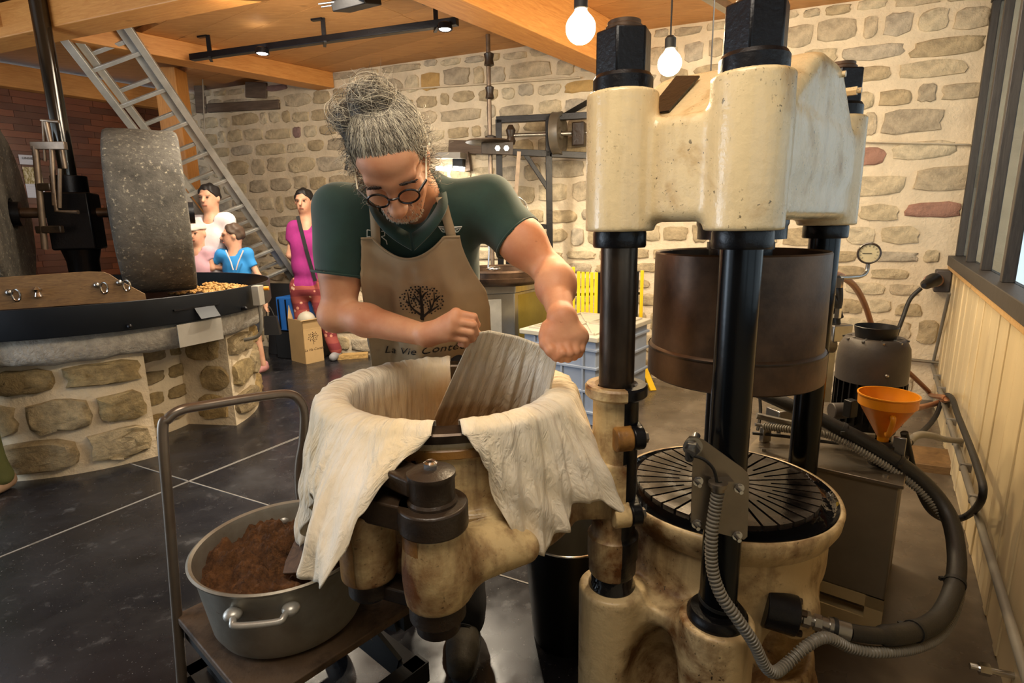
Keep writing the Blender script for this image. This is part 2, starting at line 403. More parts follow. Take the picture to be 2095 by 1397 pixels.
for k in range(-13, 31):
    w = .235; c = BP * (k * w + .12)
    x = -6.5 + rngc.random() * 2
    while x < 5.5:
        L = 2.2 + rngc.random() * 1.6; b = MB(); m = c + BD * (x + L / 2)
        b.bar(m - BD * (L / 2 - .002) + V((0, 0, CEIL + .02)), m + BD * (L / 2 - .002) + V((0, 0, CEIL + .02)), w - .005, .04)
        if -8 < m.x < 5 and -4 < m.y < 8:
            obj('ceiling_board', b, 'ceiling_wood', ce, smooth=0)
        x += L
b = MB(); b.box((-1.5, 1.8, CEIL + .07), (12, 11, .05)); obj('ceiling_deck', b, 'ceiling_wood', ce, smooth=0)
def beam(name, p, q, w, h, mat='beam_wood'):
    c = (V(p) + V(q)) / 2; me = MB(); x, y, d = basis(V(q) - V(p)); L = (V(q) - V(p)).length
    me.box((0, 0, 0), (L, w, h)); o = obj(name, me, mat, smooth=0, bevel=.006)
    o.location = c; o.rotation_euler = (V(q) - V(p)).to_track_quat('X', 'Z').to_euler(); return struct(o)
# main beam: its lower left edge passes (841,0) and (1219,155)
zb = 2.43; e1, e2 = FL(841, 0, zb), FL(1219, 152, zb); d = (e2 - e1).normalized(); s = V((d.y, -d.x, 0))
beam('trim_1', e1 - d * 6 + s * .1 + V((0, 0, .155)), e2 + d * .1 + s * .1 + V((0, 0, .155)), .2, .31)
zb = 2.60; e1, e2 = FL(60, 65, zb), FL(684, 180, zb); d = (e2 - e1).normalized(); s = V((-d.y, d.x, 0))
beam('trim_2', e1 - d * 3 + s * .1 + V((0, 0, .07)), e2 + s * .1 + V((0, 0, .07)), .2, .14)
e1, e2 = FL(0, 78, 2.54), FL(330, 8, 2.54); d = (e2 - e1).normalized(); s = V((-d.y, d.x, 0))
beam('trim_3', e1 - d * 2 + s * .1 + V((0, 0, .1)), e2 + d * 2.2 + s * .1 + V((0, 0, .1)), .2, .2)
beam('trim_4', LC + LW_N * .06 + V((0, 0, 2.645)), LC + LW_D * 3.2 + LW_N * .06 + V((0, 0, 2.645)), .12, .19)
pc = P(372, 330, 5.55); beam('trim_5', (pc.x, pc.y, 0), (pc.x, pc.y, CEIL), .2, .2)

# ---------------------------------------------------------------- stone wall at the back
wl = (LC - WB_O).dot(WB_D); wr = (RW_A - WB_O).dot(WB_D); WO = WB_O + WB_D * wl
b = MB(); b.hull8([WO, WB_O + WB_D * (wr + .3), WB_O + WB_D * (wr + .3) - WB_N * .4, WO - WB_N * .4],
                  [q + V((0, 0, CEIL)) for q in (WO, WB_O + WB_D * (wr + .3), WB_O + WB_D * (wr + .3) - WB_N * .4, WO - WB_N * .4)])
wall = struct(obj('wall_back', b, 'mortar', smooth=0))
def stone_mesh(b, o, ux, uz, nn, w, h, r, depth=.014, curve=None):
    """irregular rough-faced stone, edges bedded in mortar"""
    n = 14; rings = []; ph = [r.uniform(-.10, .10) for _ in range(n)]; e = r.uniform(3, 9)
    for sc_, hh in ((1.0, -.008), (.95, depth * .7), (.80, depth), (.45, depth)):
        rg = []
        for k in range(n):
            t = 2 * math.pi * k / n + .2; c, s_ = math.cos(t), math.sin(t); q = (abs(c) ** e + abs(s_) ** e) ** (-1 / e)
            m = (1 + ph[k]) * sc_; x, z = c * q * w / 2 * m, s_ * q * h / 2 * m
            y = hh + (r.uniform(-.35, .5) * depth if hh > 0 else 0)
            rg.append(curve(x, z, y) if curve else o + ux * x + uz * z + nn * y)
        rings.append(rg)
    b.loft(rings, True); return b
occ = [(640, 180, 1000, 760), (1205, 120, 1740, 760), (1300, 700, 1720, 900), (0, 0, 380, 1397), (380, 560, 560, 900), (640, 480, 1180, 900)]
r = random.Random(11); stones = []; z = .02; L = wr - wl
while z < CEIL - .03:
    h = r.choice([.12, .145, .16, .18, .20, .15]); h = min(h, CEIL - z); x = -r.random() * .2
    while x < L:
        w = r.choice([.13, .18, .22, .27, .33, .40, .24]) * r.uniform(.85, 1.15); cx = x + w / 2
        if cx < L - .05 and h > .05:
            ww = w - .035; hh = (h - .032) * r.uniform(.78, 1.02)
            o = WO + WB_D * cx + V((0, 0, z + h / 2 + r.uniform(-.012, .012) + .012 * math.sin(cx * 2.1 + z * 3)))
            stones.append((o, ww, hh))
        x += w
    z += h
def shown(o):
    px, py = proj(o)
    return -20 < px < 2000 and -30 < py < 1000 and not any(a < px < c and b_ < py < d for a, b_, c, d in occ)
special = {'purple_stone': [(597, 272), (565, 180)], 'ochre_stone': [(877, 165), (1180, 160)], 'red_stone': [(950, 195), (1815, 300), (1905, 430)]}
near = {}
for m, ps in special.items():
    for p in ps: near[min(range(len(stones)), key=lambda i: (V((*proj(stones[i][0]), 0)) - V((*p, 0))).length)] = m
order = sorted(range(len(stones)), key=lambda i: (not shown(stones[i][0]), -stones[i][1] * stones[i][2])); rest = MB()
for kk, i in enumerate(order):
    o, w, h = stones[i]
    if kk < 300:
        b = MB(); q = MB(); stone_mesh(b, V((0, 0, 0)), WB_D, V((0, 0, 1)), WB_N, w, h, r)
        so = obj('stone', b, near.get(i, 'wall_stone'), None, 50); col.objects.unlink(so); col.objects.link(so); so.parent = wall; so.location = o; so.name = 'stone'
    else: stone_mesh(rest, o, WB_D, V((0, 0, 1)), WB_N, w, h, r)
if rest.f: obj('stones_behind', rest, 'wall_stone', wall, 50)['kind'] = 'stuff'
# old timber lintel and ledges let into the wall
def wallbar(name, p, q, h, mat, dep=.03):
    a, c = WB(*p), WB(*q); b = MB(); b.bar(a + WB_N * dep * .5, c + WB_N * dep * .5, dep, h); return obj(name, b, mat, wall, 30, bevel=.008)
wallbar('lintel', (428, 222), (574, 214), .09, 'dark_timber', .03)
wallbar('timber_block', (505, 184), (548, 186), .15, 'dark_timber', .025)
wallbar('timber_strip', (411, 168), (416, 232), .12, 'dark_timber', .03)
wallbar('ledge', (700, 192), (1190, 160), .012, 'mortar', .035)
wallbar('ledge', (1742, 290), (1990, 297), .012, 'mortar', .035)
wallbar('timber_shelf', (922, 300), (1012, 304), .11, 'dark_timber', .05)

# ---------------------------------------------------------------- panelled wall on the left
e = LC + LW_D * 2.6
b = MB(); b.hull8([LC, e, e - LW_N * .15, LC - LW_N * .15], [q + V((0, 0, CEIL)) for q in (LC, e, e - LW_N * .15, LC - LW_N * .15)])
lw = struct(obj('wall_left', b, 'wall_board', smooth=0))
bm_ = MB(); bm_.box((0, 0, 0), (1, .012, 1)); bmesh_ = obj('board', bm_, 'wall_board', lw, 0); me_board = bmesh_.data; bpy.data.objects.remove(bmesh_)
ang = math.atan2(LW_D.y, LW_D.x); z = .75; bh = .058; r = random.Random(5)
while z < 2.54:
    x = -r.random() * .3
    while x < 2.5:
        w = r.uniform(.2, .42); x0, x1 = max(x, 0), min(x + w, 2.55)
        if x1 - x0 > .04:
            piece('board', me_board, lw, LC + LW_D * ((x0 + x1) / 2) + LW_N * (.004 + r.random() * .004) + V((0, 0, z + bh / 2)), (0, 0, ang), (x1 - x0 - .003, 1, bh - .003))
        x += w
    z += bh

# ---------------------------------------------------------------- right wall: cream panels, dark window frame, panes
rw = root('wall_right', RW_A); PT = .955
for k in range(11):
    a = RW_A + RW_D * (k * .62 + .002); c = RW_A + RW_D * ((k + 1) * .62 - .002); b = MB()
    b.hull8([a, c, c - RW_N * .08, a - RW_N * .08], [q + V((0, 0, PT)) for q in (a, c, c - RW_N * .08, a - RW_N * .08)])
    for t in (.2, .41): b.bar(a + RW_D * t + RW_N * .002 + V((0, 0, .01)), a + RW_D * t + RW_N * .002 + V((0, 0, PT - .01)), .05, .008, RW_N)
    obj('wall_panel', b, 'cream_panel', rw, 30, bevel=.002)
b = MB(); b.bar(RW_A + RW_N * .004 + V((0, 0, PT + .012)), RW_A + RW_D * 6.8 + RW_N * .004 + V((0, 0, PT + .012)), .04, .028); obj('wall_cap', b, 'panel_trim', rw, 30, bevel=.003)
win = root('window_1', RW_A + V((0, 0, PT)))
def wbar(name, t0, t1, z0, z1, w, off, mat='dark_frame'):
    b = MB()
    if t1 - t0 > z1 - z0 or z1 - z0 < .1: b.bar(RW_A + RW_D * t0 + RW_N * off + V((0, 0, (z0 + z1) / 2)), RW_A + RW_D * t1 + RW_N * off + V((0, 0, (z0 + z1) / 2)), w, z1 - z0)
    else: b.bar(RW_A + RW_D * ((t0 + t1) / 2) + RW_N * off + V((0, 0, z0)), RW_A + RW_D * ((t0 + t1) / 2) + RW_N * off + V((0, 0, z1)), w, t1 - t0, RW_D)
    return obj(name, b, mat, win, 30, bevel=.003)
wbar('sill', 0, 6.8, PT + .026, PT + .09, .10, -.02)
wbar('window_head', 0, 6.8, CEIL - .12, CEIL, .14, -.07)
ts = [.03 + .62 * k for k in range(11)]
for t in ts: wbar('mullion', t - .03, t + .03, PT + .09, CEIL - .12, .045, -.03)
for a, c in zip(ts[:-1], ts[1:]):
    p, q = RW_A + RW_D * (a + .03) - RW_N * .045, RW_A + RW_D * (c - .03) - RW_N * .045; b = MB()
    b.hull8([p, q, q - RW_N * .005, p - RW_N * .005], [w + V((0, 0, CEIL - .12)) for w in (p, q, q - RW_N * .005, p - RW_N * .005)])
    b.v = [(x, y, z_ if z_ > .5 else PT + .09) for x, y, z_ in b.v]; obj('pane', b, 'window_glass', win, 0)
# wall behind the photographer
b = MB(); b.box((-4, -2.6, CEIL / 2), (7, .15, CEIL)); struct(obj('wall_rear', b, 'pale_plaster', smooth=0))

# ---------------------------------------------------------------- casting helpers
def _cyl(s, c, r, z0, z1, k=.02, mode='u', rnd=.004, r2=None):
    r2 = r if r2 is None else r2; m = max(r, r2) + k + .03
    q = s.sl((c[0] - m, c[1] - m, z0 - k - .03), (c[0] + m, c[1] + m, z1 + k + .03)); X, Y, Z = s.pts(q)
    t = np.clip((Z - z0) / (z1 - z0), 0, 1); dr = np.sqrt((X - c[0]) ** 2 + (Y - c[1]) ** 2) - (r + (r2 - r) * t) + rnd; dz = np.abs(Z - (z0 + z1) / 2) - (z1 - z0) / 2 + rnd
    d = np.minimum(np.maximum(dr, dz), 0) + np.sqrt(np.maximum(dr, 0) ** 2 + np.maximum(dz, 0) ** 2) - rnd
    return s.comb(q, d, k, mode)
def _box(s, c, half, M3=None, k=.02, mode='u', rnd=.008):
    c = np.array(c, float); half = np.array(half, float); m = np.linalg.norm(half) + k + .03; q = s.sl(c - m, c + m); X, Y, Z = s.pts(q)
    X, Y, Z = X - c[0], Y - c[1], Z - c[2]
    if M3 is not None:
        A = np.array(M3).T; X, Y, Z = (A[0, 0] * X + A[0, 1] * Y + A[0, 2] * Z, A[1, 0] * X + A[1, 1] * Y + A[1, 2] * Z, A[2, 0] * X + A[2, 1] * Y + A[2, 2] * Z)
    a, b, c2 = np.abs(X) - half[0] + rnd, np.abs(Y) - half[1] + rnd, np.abs(Z) - half[2] + rnd
    d = np.sqrt(np.maximum(a, 0) ** 2 + np.maximum(b, 0) ** 2 + np.maximum(c2, 0) ** 2) + np.minimum(np.maximum(np.maximum(a, b), c2), 0) - rnd
    return s.comb(q, d, k, mode)
def _poly(s, o, e, c, prof, hw, k=.03, rnd=.012):
    """convex profile (s,z) along e, extruded +-hw along c"""
    q = tuple(slice(0, m) for m in s.n); X, Y, Z = s.pts(q); S = (X - o[0]) * e[0] + (Y - o[1]) * e[1]; C = (X - o[0]) * c[0] + (Y - o[1]) * c[1]
    d = np.abs(C) - hw + rnd + 0 * Z
    for (a, b), (a2, b2) in zip(prof, prof[1:] + prof[:1]):
        L = math.hypot(a2 - a, b2 - b); nx, nz = (b2 - b) / L, -(a2 - a) / L; g = (S - a) * nx + (Z - b) * nz + rnd
        hh = np.maximum(.03 - np.abs(d - g), 0) / .03; d = np.maximum(d, g) + hh * hh * .03 * .25
    return s.comb(q, d - rnd, k)
Sdf.cyl, Sdf.box, Sdf.poly = _cyl, _box, _poly

# ---------------------------------------------------------------- the hydraulic press
P1, P2, P3 = V((.455, 1.115, 0)), V((.241, 1.255, 0)), V((.885, 1.60, 0)); P4 = P2 + P3 - P1
PC = V((.58, 1.43, 0)); COLS = [P1, P2, P3, P4]
Z = lambda p, z: V((p.x, p.y, z))
pr = thing('hydraulic_press', 'tall cream and black four-column hydraulic oil press with hanging brown steel drum', 'press', PC)
ev = (P3 - P1).normalized(); cv = V((-ev.y, ev.x, 0)); mid = (P1 + P2) / 2
s = Sdf((.05, .90, 1.24), (1.12, 1.95, 1.74), .005)
s.poly(mid, ev, cv, [(-.03, 1.315), (.71, 1.315), (.71, 1.525), (-.03, 1.525)], .185, .02)
s.poly(mid, ev, cv, [(.0, 1.40), (.68, 1.40), (.68, 1.49), (.44, 1.665), (.25, 1.665), (.03, 1.525)], .185, .02)
for p in COLS: s.cyl(p, .0745, 1.297, 1.58, .016, rnd=.005)
obj('head_casting', s.mesh(), 'cream_head', pr, 180)
sl_o = mid + ev * .03 + V((0, 0, 1.525)); sl_d = (ev * .21 + V((0, 0, .14))).normalized(); sl_n = cv.cross(sl_d); sl_n = sl_n if sl_n.z > 0 else -sl_n
b = MB(); pts = [PL(x, y, sl_o + sl_n * .002, sl_n) for x, y in ((1346, 206), (1350, 232), (1369, 229), (1432, 158), (1384, 158))]
b.loft([pts, [p + sl_n * .004 for p in pts]]); obj('black_stripe', b, 'black_iron', pr, 20)
for px, py in ((1686, 158), (1722, 190)):
    a = PL(px, py, P1 + (P3 - P1) / 2 - cv * .02, cv); b = MB(); b.hexn(a, a - cv * .035, .011); b.cyl(a + cv * .01, a - cv * .045, .007, n=12); obj('head_bolt', b, 'cream_head', pr, 30)
for i, p in enumerate(COLS):
    b = MB(); b.cyl(Z(p, .30), Z(p, 1.31), .0405, n=40); obj('column', b, ['black_column', 'worn_steel', 'black_column', 'black_column'][i], pr)
    b = MB(); b.lathe([(.041, 1.262), (.056, 1.262), (.058, 1.266), (.058, 1.292), (.056, 1.30), (.04, 1.30)], p, 40, cap=False); obj('column_collar', b, 'black_iron', pr, 30)
    b = MB(); b.cyl(Z(p, 1.605), Z(p, 1.697), .0585, n=6, rot=[.50, .62, .6, .6][i]); nt = obj('column_nut', b, 'black_iron', pr, 20, bevel=.004)
    b = MB(); b.lathe([(.03, 1.575), (.062, 1.575), (.062, 1.606), (.057, 1.614), (.03, 1.614)], p, 40, cap=False); obj('nut_collar', b, 'black_iron', nt, 30)
    b = MB(); b.lathe([(.038, 1.695), (.038, 1.706), (.034, 1.709), (.034, 1.716), (.001, 1.718)], p, 32); obj('column_end', b, 'brown_steel', nt, 30)
# ram and drum
b = MB(); b.lathe([(.105, 1.27), (.105, 1.30), (.108, 1.306), (.108, 1.318), (.001, 1.318)], PC, 40); b.lathe([(.001, 1.02), (.075, 1.02), (.075, 1.272), (.06, 1.278)], PC, 40); b.lathe([(.08, 1.245), (.08, 1.262), (.05, 1.262)], PC, 40, cap=False)
obj('ram', b, 'black_iron', pr)
b = MB(); b.lathe([(.001, .935), (.21, .92), (.2165, .925), (.2165, .995), (.213, 1.0), (.209, 1.003), (.207, 1.236), (.204, 1.24), (.199, 1.236), (.199, .96), (.001, .955)], PC, 72); dr = obj('drum', b, 'brown_steel', pr, 30)
b = MB(); b.lathe([(.2172, .992), (.2178, .995), (.2172, .998)], PC, 72, cap=False); obj('weld_seam', b, 'worn_steel', dr)
# drip pan, slotted platen
b = MB(); b.lathe([(.20, .575), (.262, .575), (.275, .59), (.282, .598), (.288, .597), (.292, .588), (.288, .56), (.272, .53), (.255, .515), (.24, .50), (.20, .49)], PC, 72, cap=False); obj('drip_pan', b, 'cream_base', pr, 60)
n_ = NT('oily_black'); n_.col((.006, .006, .007)); n_.bump(n_.noise(n_.coord(), 20, 3), .3, .006); n_.set(.06, 0)
n_ = NT('platen_iron'); f_ = n_.noise(n_.coord(), 12, 6, .65); n_.col(n_.mix(n_.ramp(f_, [(.4, 0), (.7, 1)]), (.012, .010, .010), (.09, .07, .055)))
n_.l(n_.ramp(n_.noise(n_.coord(), 5, 4), [(.4, .12), (.6, .5)]), n_.b.inputs['Roughness']); n_.bump(f_, .2, .004); n_.set(.3, .55)
b = MB(); b.lathe([(.001, .578), (.262, .578), (.274, .592), (.278, .598)], PC, 72, cap=False); obj('oil_film', b, 'oily_black', pr, 60)
b = MB(); b.lathe([(.001, .60), (.236, .60), (.236, .57), (.001, .57)], PC, 72, cap=False); obj('platen', b, 'oily_black', pr, 30)
NS = 18; ga = .0035; poly = []
def rp(r_, t, side): return (r_ * math.cos(t) - side * ga * math.sin(t), r_ * math.sin(t) + side * ga * math.cos(t))
t0, t1, tm = 0, 2 * math.pi / NS, math.pi / NS
arc = lambda a, b_, r_, n: [(r_ * math.cos(a + (b_ - a) * i / n), r_ * math.sin(a + (b_ - a) * i / n)) for i in range(1, n)]
poly = [rp(.045, t0, 1), rp(.236, t0, 1)] + arc(t0 + .03, tm - .03, .236, 4) + [rp(.236, tm, -1), rp(.12, tm, -1), rp(.12, tm, 1), rp(.236, tm, 1)] + arc(tm + .03, t1 - .03, .236, 4) + [rp(.236, t1, -1), rp(.045, t1, -1)]
b = MB(); b.prism([(x + 0, y) for x, y in poly], (0, 0, .599), (1, 0, 0), (0, 1, 0), .014); b.v = [(x + PC.x, y + PC.y, z) for x, y, z in b.v]
o0 = obj('platen_segment', b, 'platen_iron', pr, 20); sm_ = o0.data
for k in range(1, NS): o = bpy.data.objects.new('platen_segment', sm_); link(o, pr); o.rotation_euler = (0, 0, k * 2 * math.pi / NS)
b = MB(); b.lathe([(.046, .599), (.046, .610), (.04, .613), (.001, .613)], PC, 32); obj('platen_hub', b, 'platen_iron', pr)
# base casting
s = Sdf((.10, .93, -.02), (1.16, 1.92, .56), .006)
s.cyl(PC, .262, 0, .53, .02); s.cyl(PC, .272, .0, .06, .03)
for p in COLS: s.cyl(p, .082, 0, .435 if p is not P2 else .425, .022, rnd=.008)
pm = (P1 + P2) / 2; M3 = Matrix((cv, ev, V((0, 0, 1)))).transposed()
s.box(Z(pm + ev * .06, .2), (.12, .07, .2), M3, .04)
s.ell(Z(pm - ev * .01, .20), (.062, .09, .15), .03, M3, 'c'); s.ell(Z(pm - ev * .01, .0), (.055, .075, .08), .02, M3, 'c')
pq = (P1 + P3) / 2; s.ell(Z(pq - cv * .05, .28), (.10, .17, .17), .05, M3, 'c')
s.cap(Z(PC, .37), (.69, 1.23, .36), .06, .058, .04)
obj('base_casting', s.mesh(), 'cream_base', pr, 180)
for p in (P1,):
    b = MB(); b.lathe([(.04, .42), (.062, .42), (.066, .43), (.066, .448), (.058, .458), (.04, .46)], p, 36, cap=False); obj('column_seal', b, 'black_iron', pr, 40)
b = MB(); b.lathe([(.04, .405), (.058, .405), (.058, .43), (.052, .44), (.052, .475), (.04, .475)], P2, 36, cap=False); obj('column_seal', b, 'oily_black', pr, 40)
# hydraulic port on the side
pa = P(1618, 1257, 1.16); ax = (P(1700, 1281, 1.135) - pa).normalized()
b = MB(); b.cyl(pa - ax * .06, pa + ax * .012, .046, n=32); po = obj('port_flange', b, 'black_iron', pr, 30, bevel=.003)
for k in range(4):
    x, y, d = basis(ax); t = k * math.pi / 2 + .7; q = pa + x * .036 * math.cos(t) + y * .036 * math.sin(t) + ax * .012
    b = MB(); b.hexn(q, q + ax * .012, .008); obj('flange_bolt', b, 'worn_steel', po, 20)
# bracket plate with sensor on the front column
by = 1.062
poly = [(1403, 903), (1412, 893), (1424, 894), (1440, 900), (1520, 958), (1530, 968), (1533, 980), (1529, 1098), (1522, 1104), (1420, 1078), (1414, 1070), (1418, 950), (1403, 922)]
b = MB(); pts = [P(x, y, by) for x, y in poly]; b.loft([pts, [q + V((0, .004, 0)) for q in pts]]); bp = obj('sensor_bracket', b, 'stainless_plate', pr, 30)
for x, y in ((1428, 984), (1512, 998), (1425, 1071), (1508, 1095)):
    q = P(x, y, by); b = MB(); b.cyl(q + V((0, .03, 0)), q + V((-.002, -.018, -.002)), .0042, n=12); b.hexn(q, q + V((0, -.006, 0)), .0085); b.cyl(q, q + V((0, -.002, 0)), .0105, n=20); obj('bracket_bolt', b, 'chrome', bp, 30)
q = P(1417, 914, by); b = MB(); b.cyl(q + V((.02, .04, .008)), q - V((.016, .03, .012)), .0085, n=20); b.hexn(q, q - V((.004, .008, .003)), .016); b.cyl(q, q + V((0, -.002, 0)), .02, n=24); obj('sensor', b, 'steel', bp, 30)
c0 = P(1404, 928, by - .03); b = MB(); b.tube([q - V((.016, .03, .012)), c0 + V((.004, 0, .004)), c0 + V((.012, -.002, -.004))], .008, 10); b.tube([c0 + V((.012, 0, -.004)), P(1440, 940, by - .03), P(1460, 960, by - .03), P(1467, 988, by - .025)], .0032, 8, sm=6); obj('sensor_cable', b, 'rubber', bp)
g = P(1469, 990, by - .022); b = MB(); b.lathe([(.011, -.016), (.014, -.014), (.014, -.004), (.019, -.004), (.019, .004), (.013, .006), (.008, .006), (.008, -.016)], g, 24, cap=False); b.box(g + V((.012, .014, .002)), (.04, .03, .006)); obj('cable_gland', b, 'stainless_plate', bp, 40)
b = MB(); c0 = Z(P1, .475); b.lathe([(.0415, 0), (.0435, 0), (.0435, .008), (.0415, .008)], c0, 30, d=V((.12, -.1, 1)), cap=False); obj('cable_tie', b, 'rubber', pr)

# grey corrugated conduit and black pressure hose
def corrug(path, r0, r1, pitch, mb, n=12):
    p = cr(path, 10); L = [0]
    for a, c in zip(p, p[1:]): L.append(L[-1] + (c - a).length)
    m = int(L[-1] / (pitch / 4)); q = []; rr = []; k = 0; PR = (r0, r1, r1, r0)
    for i in range(m):
        t = i * pitch / 4
        while k < len(L) - 2 and L[k + 1] < t: k += 1
        f = (t - L[k]) / max(L[k + 1] - L[k], 1e-9); q.append(p[k].lerp(p[k + 1], f)); rr.append(PR[i % 4])
    mb.tube(q, rr, n)
gy = by - .022
hose = [P(1735, 1292, 1.12), P(1800, 1300, 1.13), P(1870, 1291, 1.18), P(1922, 1262, 1.26), P(1952, 1200, 1.36), P(1957, 1130, 1.45), P(1938, 1050, 1.55), P(1880, 978, 1.62), P(1790, 915, 1.68), P(1700, 868, 1.74), P(1600, 822, 1.82), P(1540, 796, 1.9)]
sh = [q + V((.006, -.012, -.034)) for q in hose[:6]] + [q + V((-.002, -.02, -.036)) for q in hose[6:10]] + [P(1660, 884, 1.74), P(1560, 872, 1.86)]
b = MB(); corrug([g + V((0, -.002, -.016)), P(1463, 1040, gy), P(1456, 1095, gy - .004), P(1457, 1160, gy - .01), P(1474, 1215, gy - .02), P(1508, 1265, gy - .03), P(1540, 1312, gy - .03), P(1565, 1362, gy - .02), P(1585, 1375, gy - .01), P(1610, 1358, gy + .01), P(1650, 1322, gy + .03), P(1690, 1304, gy + .05)] + sh, .0092, .0132, .0085, b)
tag(obj('corrugated_conduit', b, 'grey_conduit', smooth=60), 'grey ribbed flexible conduit hanging from the steel bracket on the front column', 'conduit')
ht = thing('pressure_hose', 'thick black hydraulic hose looping from press base to the pump tank', 'hose', hose[3])
b = MB(); b.tube(hose, lambda t: .0185 if t < .1 else .0235, 14, sm=8); obj('hose_body', b, 'hose', ht)
b = MB(); f0 = pa + ax * .012; f1 = hose[0]; dd = (f1 - f0)
for a, c, r_, n in ((0, .14, .012, 16), (.12, .26, .019, 6), (.26, .34, .013, 16), (.34, .48, .0185, 6), (.48, .62, .017, 18), (.62, 1.03, .0205, 20)): b.cyl(f0 + dd * a, f0 + dd * c, r_, n=n)
obj('hose_fitting', b, 'steel', ht, 30)
b = MB(); b.cyl(f0 + dd * .7, f0 + dd * .78, .0225, n=20); obj('hose_clip', b, 'rubber', ht)
hp = cr(hose, 8)
for k in (16, 33, 60, 70):
    d = (hp[k + 1] - hp[k]).normalized(); b = MB(); b.cyl(hp[k] - d * .006, hp[k] + d * .006, .026, n=18); x, y, _ = basis(d); b.box(hp[k] + x * .03, (.012, .008, .01)); obj('hose_clip', b, 'rubber', ht)

# ---------------------------------------------------------------- swinging tub
TC = V((-.164, 1.372, 0)); TR = .905
tb = thing('pressing_tub', 'cream iron pressing tub with brown hinge barrels swung out on its column sleeve', 'press tub', TC)
H1, H2 = V((-.153, .958, 0)), V((-.298, 1.022, 0))
s = Sdf((-.56, .86, .50), (.26, 1.76, .93), .006)
s.cyl(TC, .298, .61, .885, .01); s.cyl(TC, .305, .845, .868, .004, rnd=.003); s.cyl(TC, .312, .70, .725, .012); s.cyl(TC, .338, .60, .665, .03, rnd=.015); s.cyl(TC, .322, .597, .70, .02)
s.cyl(H1, .0585, .612, .77, .012); s.cyl(H2, .0555, .622, .775, .008)
g0 = V((.02, 1.06, .65)); s.cap(Z(H1, .66), g0, .04, .03, .05); s.cap(Z(H1, .70), V((-.03, 1.05, .685)), .035, .022, .05)
s.cap(Z(H2, .66), V((-.30, 1.12, .66)), .035, .03, .03)
dirs = (V((-.226, .985, 0)) - TC); cd_ = dirs.normalized(); M3 = Matrix((cd_, V((-cd_.y, cd_.x, 0)), V((0, 0, 1)))).transposed()
s.box(Z(TC + cd_ * .36, .75), (.16, .005, .3), M3, .004, 'c')
s.box((.20, 1.25, .70), (.08, .05, .07), None, .03); s.cyl(TC, .262, .40, 1.2, .004, 'c')
obj('tub_casting', s.mesh(), 'cream_tub', tb, 180)
b = MB(); b.lathe([(.256, .60), (.256, .90), (.259, TR), (.307, TR), (.311, TR - .004), (.311, .884), (.263, .884), (.263, .60)], TC, 72, cap=False); b.f.append(tuple()) if False else None
obj('tub_rim', b, 'worn_steel', tb, 30)
for name, r_, z0, z1, mt in (('tub_band', .303, .846, .868, 'cream_tub_brown'), ('tub_band', .316, .700, .722, 'cream_tub')):
    b = MB(); b.lathe([(.29, z0), (r_, z0), (r_ + .003, z0 + .003), (r_ + .003, z1 - .003), (r_, z1), (.29, z1)], TC, 72, cap=False); obj(name, b, mt, tb, 30)
b = MB(); b.lathe([(.001, .612), (.26, .612)], TC, 48, cap=False); obj('tub_floor', b, 'brown_steel', tb)
def half(name, prof, a0, a1, mat):
    b = MB(); b.lathe(prof, P2, 26, a0=a0, a1=a1); return obj(name, b, mat, tb, 35)
sp = [(.042, .944), (.05, .95), (.068, .95), (.072, .945), (.072, .926), (.066, .92), (.053, .916), (.053, .58), (.057, .57), (.062, .566), (.062, .51), (.058, .50), (.058, .468), (.053, .46), (.042, .46)]
A0 = R(-79); half('sleeve_half', sp, A0 - math.pi, A0, 'cream_tub'); half('sleeve_half', sp, A0, A0 + math.pi, 'black_iron')
for z in (.835, .645):
    c = V((P2.x + .022, P2.y - .056, z)); x = V((1, .18, 0)).normalized(); h_ = .028
    b = MB(); b.cyl(c - x * .036, c + x * .004, h_, n=28); b.box(c + V((-.014, .03, 0)), (.04, .06, h_ * 2)); lg = obj('clamp_lug', b, 'cream_tub_brown' if z > .7 else 'cream_tub', tb, 30, bevel=.004)
    b = MB(); b.cyl(c + x * .004, c + x * .032, h_ * .98, n=28); b.box(c + V((.02, .03, 0)), (.026, .05, h_ * 1.9)); obj('clamp_lug', b, 'black_iron', tb, 30, bevel=.004)
    b = MB(); b.hexn(c + x * .03, c + x * .043, .013); obj('lug_bolt', b, 'steel', lg, 20)
for h_, rr, z0, z1, t0_, t1_ in ((H1, .0595, .618, .764, -215, -112), (H2, .0565, .628, .768, -230, -105)):
    b = MB(); b.lathe([(rr, z0), (rr + .0006, z0 + .003), (rr + .0006, z1 - .003), (rr, z1)], h_, 24, a0=R(t0_), a1=R(t1_)); obj('stained_paint', b, 'cream_tub_brown', tb, 60)
